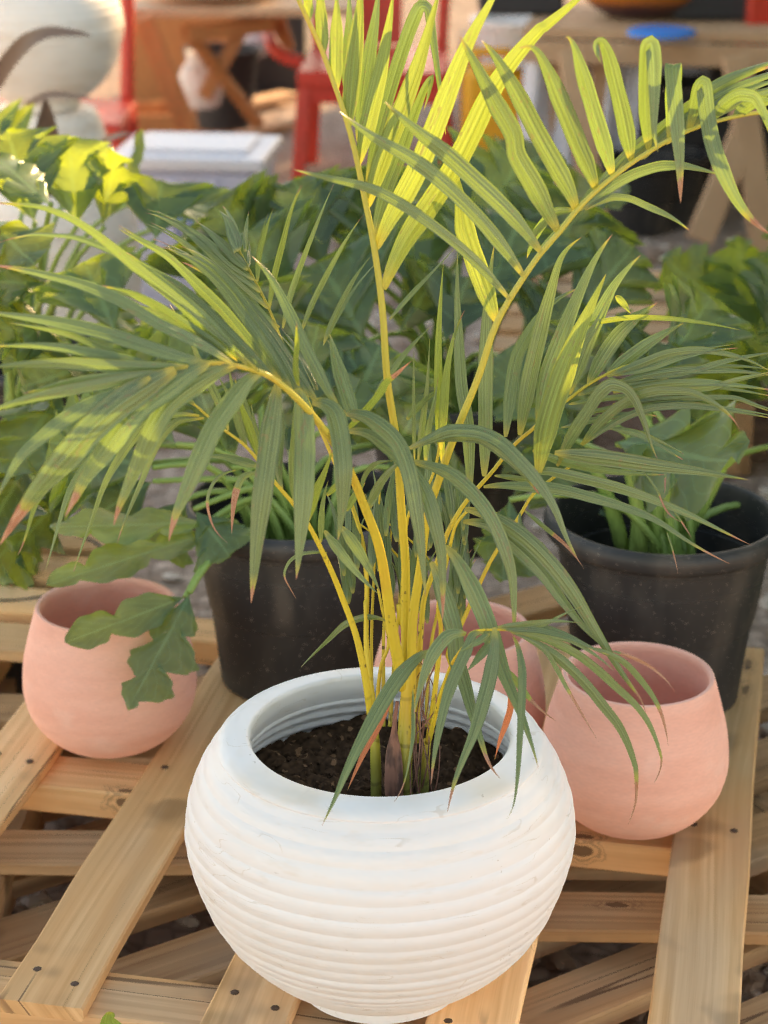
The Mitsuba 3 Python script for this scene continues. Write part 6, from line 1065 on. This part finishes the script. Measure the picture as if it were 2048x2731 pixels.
# trestle table at right
tt = thing('trestle_table', 'long plank-topped trestle table at the back right carrying a glazed bowl', 'table')
e0, e1 = np.array((0.4568, 6.8152, 0.33)), np.array((1.585, 6.628, 0.33))
dirn = (e1 - e0) / np.linalg.norm(e1 - e0); dep = np.array([-dirn[1], dirn[0], 0])
for k in range(4):
    o = dep * (.075 + k * .155)
    add('top_board', bar(e0 + o, e1 + o, .035, .148, (0, 0, 1)), 'tan_timber', tt)
add('edge_board', bar(e0 - [0, 0, .06], e1 - [0, 0, .06], .07, .03, (0, 0, 1)), 'tan_timber', tt)
for a, b, w in (((0.581, 6.45, 0.3244), (0.6884, 6.3, -0.3026), .075), ((1.1334, 6.4, 0.0884), (0.9923, 6.3, -0.2429), .085), ((1.0986, 6.45, 0.3101), (1.2078, 6.3, -0.3026), .085), ((0.5952, 6.9, 0.2574), (0.5953, 7, -0.2486), .07), ((0.7265, 6.9, 0.2574), (0.733, 6.9, -0.3234), .06)):
    add('leg', bar(a, b, w, .05, (1, 0, 0)), 'tan_timber', tt)
bowl = np.array((0.8103, 6.7272, 0.36)) + dep * .33
add('glazed_bowl', lathe(np.vstack([[(0, 0), (.10, 0)], curve2([(.11, .004), (.19, .06), (.235, .15), (.235, .24), (.20, .31)], 40), curve2([(.20, .31), (.195, .315), (.19, .31), (.22, .2), (.18, .07), (0, .02)], 30)[1:]]), 72, (bowl[0], bowl[1], .352), 0.0), 'glaze', None, smooth=40, label='large round bowl with glossy orange and dark purple glaze on the trestle table', category='bowl')
bl = np.array((0.8869, 6.596, 0.352))
add('blue_lid', lathe([(0, .02), (.05, .02), (.085, .017), (.105, .012), (.112, .0), (.10, 0), (0, .001)], 48, (bl[0], bl[1] + .03, .352)), 'blue_plastic', None, smooth=30, label='bright blue round plastic lid lying on the table edge below the bowl', category='lid')
for i, (x, w, m, lab) in enumerate(((1555, .16, 'dark_panel', 'dark grey square pot on the trestle table, right of the glazed bowl'), (1080, .13, 'dark_panel', 'black pot on the trestle table, left of the glazed bowl'))):
    c = np.array(((1.0937, 6.7639, 0.352), (0.4217, 6.873, 0.352))[i]) + dep * .28
    add('square_pot', cat([box((w * 2.2, w * 1.4, .22), (c[0], c[1], .462), bevel=.012), box((w * 2.3, w * 1.5, .025), (c[0], c[1], .574), bevel=.006)]), m, None, label=lab, category='pot')
c = np.array((1.2843, 7, 0.3729))
add('red_crate', cat([box((.16, .25, .30), c, bevel=.01), box((.17, .26, .03), c + [0, 0, .14], bevel=.006)]), 'red_paint', None, label='red crate at the top right corner, behind the table', category='crate')
# under and beside the table
sh = np.array((0.6624, 6.9, 0.1039))
nx = 24
xs = np.linspace(-.20, .20, nx); zs = np.linspace(.22, -.30, 10)
cv = np.array([[x + .01 * math.sin(z * 9), .03 * math.sin(x * 50) * (1 + (.22 - z)), z] for z in zs for x in xs]) + sh
q = np.arange(9 * (nx - 1)); a_, b_ = q // (nx - 1), q % (nx - 1)
add('hanging_cloth', (cv, np.stack([a_ * nx + b_, a_ * nx + b_ + 1, (a_ + 1) * nx + b_ + 1, (a_ + 1) * nx + b_], 1)), 'lid_plastic', None, smooth=True, label='pale cloth hanging under the left end of the trestle table', category='cloth')
c = np.array((0.3847, 7.2, -0.1431))
yt = thing('yellow_canister', 'yellow plastic canister with a white cap between the red chair and the table', 'canister')
add('body', cat([box((.22, .18, .46), (c[0], c[1], GZ + .232), bevel=.03)]), 'yellow_plastic', yt, smooth=40)
add('handle', tube([(c[0] - .07, c[1], GZ + .455), (c[0] - .07, c[1], GZ + .51), (c[0] + .05, c[1], GZ + .51), (c[0] + .05, c[1], GZ + .455)], .016, 8, 24), 'yellow_plastic', yt, smooth=True)
add('cap', lathe([(0, .05), (.03, .05), (.032, .0), (0, 0)], 24, (c[0] + .085, c[1], GZ + .455)), 'white_plastic', yt, smooth=30)
c = np.array((0.4937, 7.6, 0.17))
add('white_tub', lathe(np.vstack([[(0, -.12), (.14, -.12)], [(.17, .08), (.18, .08), (.18, .10), (.165, .10), (.14, -.08), (0, -.08)]]), 40, c), 'white_plastic', None, smooth=30, label='white tub behind the yellow canister', category='tub')
add('plant_stool', cat([bar((c[0] + dx, c[1] + dy, GZ), (c[0] + dx * .8, c[1] + dy * .8, c[2] - .15), .035, .035) for dx in (-.13, .13) for dy in (-.13, .13)] + [box((.34, .34, .03), (c[0], c[1], c[2] - .136))]), 'tan_timber', None, label='wooden stool under the white tub', category='stool')
c = np.array((0.4988, 8.3, 0.2128))
add('white_ball_vase', lathe(curve2([(0, -.10), (.05, -.098), (.10, -.05), (.115, 0), (.09, .07), (.05, .10), (.045, .12), (0, .11)], 40), 40, c), 'white_plastic', None, smooth=True, label='round white vase behind the red chair', category='vase')
add('vase_stand', cat([box((.4, .4, .03), (c[0], c[1], c[2] - .117))] + [bar((c[0] + dx, c[1] + dy, GZ), (c[0] + dx, c[1] + dy, c[2] - .13), .04, .04) for dx in (-.17, .17) for dy in (-.17, .17)]), 'tan_timber', None, label='wooden stand under the round white vase', category='stand')
c = np.array((1.0752, 7.9916, -0.3))
add('grey_bin', cat([box((.42, .3, .44), (c[0], c[1], GZ + .222), bevel=.02), box((.45, .33, .03), (c[0], c[1], GZ + .44), bevel=.008)]), 'grey_panel', None, label='grey storage bin under the middle of the trestle table', category='bin')
for i, (c, lab) in enumerate((((0.8442, 6.38, -0.3), 'black pot under the trestle table, nearer the middle'), ((0.9454, 6.4726, -0.3), 'black pot under the trestle table, beside the right trestle legs'))):
    black_tub((c[0], c[1] + .3), lab, z=GZ, s=.9)

# ------------------------------------------------------------------ unseen bushes added beyond the right frame edge to shade the scene
def shade_bush(x, y, h, w, seed, lab):
    r = np.random.RandomState(seed)
    t = thing('shade_bush', lab, 'shade_bush', 'bushes added out of view on the right for shade')
    add('trunk', tube([(x, y, GZ), (x + .02, y, GZ + h * .4), (x - .02, y + .03, GZ + h * .75)], [.035, .025, .012], 8, 12), 'tan_timber', t, smooth=True)
    n = int(2700 * w * h)
    c = np.c_[r.uniform(-.42, .42, (90, 2)) * w, r.uniform(.10, .93, 90) * h] + [x, y, GZ]
    p = c[r.randint(90, size=n)] + r.randn(n, 3) * .095
    p[:, 2] = np.clip(p[:, 2], GZ + .08, GZ + h + .05)
    q = np.linalg.norm(p[:, :2] - [x, y], axis=1)
    p = p[q < w * .54]; n = len(p)
    a = r.randn(n, 3); a /= np.linalg.norm(a, axis=1, keepdims=True)
    b = np.cross(a, r.randn(n, 3)); b /= np.linalg.norm(b, axis=1, keepdims=True)
    L = r.uniform(.045, .085, (n, 1))
    v = np.stack([p - a * L, p + b * L * .35, p + a * L, p - b * L * .35], 1).reshape(-1, 3)
    k = np.arange(n) * 4
    uv = np.tile([[.5, 0], [1, .5], [.5, 1], [0, .5]], (n, 1)) * .98 + .01
    add('crown', (v, np.stack([k, k + 1, k + 2, k + 3], 1)), 'lobed_green', t, uv=uv, kind='stuff')
for i, (x, y, h, w) in enumerate(SHADE_BUSHES):
    shade_bush(x, y, h, w, 900 + i, 'leafy green shrub added out of view on the right to shade the scene')

# small sprout at the front edge
sk = thing('sprout', 'tip of a small green leaf at the front edge of the pallet', 'sprout')
m, uv = lobed_leaf((-0.278, 1.74, -0.0064), (-0.2743, 1.72, 0.0813), .028, (0.2, -.9, .4), 7, 1, .0)
add('leaf', m, 'palm_bright', sk, smooth=True, uv=uv)
add('leaf_stalk', tube([(-0.2781, 1.74, -0.0073), (-0.278 + .01, 1.75, -.16), (-0.278 + .02, 1.77, GZ)], [.0016, .002, .002], 6, 10), 'leaf_stalk', sk, smooth=True)

def crate(c, w, d, h, mat, lab):
    t = thing('slatted_crate', lab, 'crate', None)
    for k in range(4):
        z = GZ + .02 + (k + .5) * h / 4
        add('slat', cat([box((w, .015, h / 4 - .012), (c[0], c[1] + sy * d / 2, z)) for sy in (-1, 1)] + [box((.015, d - .03, h / 4 - .012), (c[0] + sx * (w / 2 - .008), c[1], z)) for sx in (-1, 1)]), mat, t)
    add('floor', box((w - .04, d - .04, .015), (c[0], c[1], GZ + .02)), mat, t)
    for sx in (-1, 1):
        for sy in (-1, 1):
            add('post', box((.03, .03, h), (c[0] + sx * (w / 2 - .03), c[1] + sy * (d / 2 - .024), GZ + .012 + h / 2)), mat, t)
crate((0.974, 7.15), .44, .34, .40, 'dark_panel', 'black slatted crate under the trestle table, left of the right-hand legs')
crate((1.3499, 7.25), .46, .34, .52, 'dark_panel', 'tall black slatted crate under the right end of the trestle table')

# clutter behind the folding table
def tray(c, w, d, h, mat, lab, cat_):
    add('wooden_tray' if cat_ == 'tray' else 'wooden_crate', cat([box((w, .02, h), (c[0], c[1] - d / 2, GZ + .001 + h / 2)), box((w, .02, h), (c[0], c[1] + d / 2, GZ + .001 + h / 2)), box((.02, d - .022, h), (c[0] - w / 2 + .011, c[1], GZ + .001 + h / 2)), box((.02, d - .022, h), (c[0] + w / 2 - .011, c[1], GZ + .001 + h / 2)), box((w - .044, d - .022, .02), (c[0], c[1], GZ + .02))]), mat, None, label=lab, category=cat_)
tray((-0.8909, 9.2), .5, .4, .55, 'orange_timber', 'brown wooden crate far behind the folding table, left of the black bucket', 'crate')
tray((-0.6073, 9.6), .5, .4, .70, 'dark_panel', 'tall dark crate far behind the folding table, beside the red chair arm', 'crate')
tray((-0.8964, 8.3), .6, .3, .12, 'orange_timber', 'low brown wooden tray on the earth left of the black bucket', 'tray')
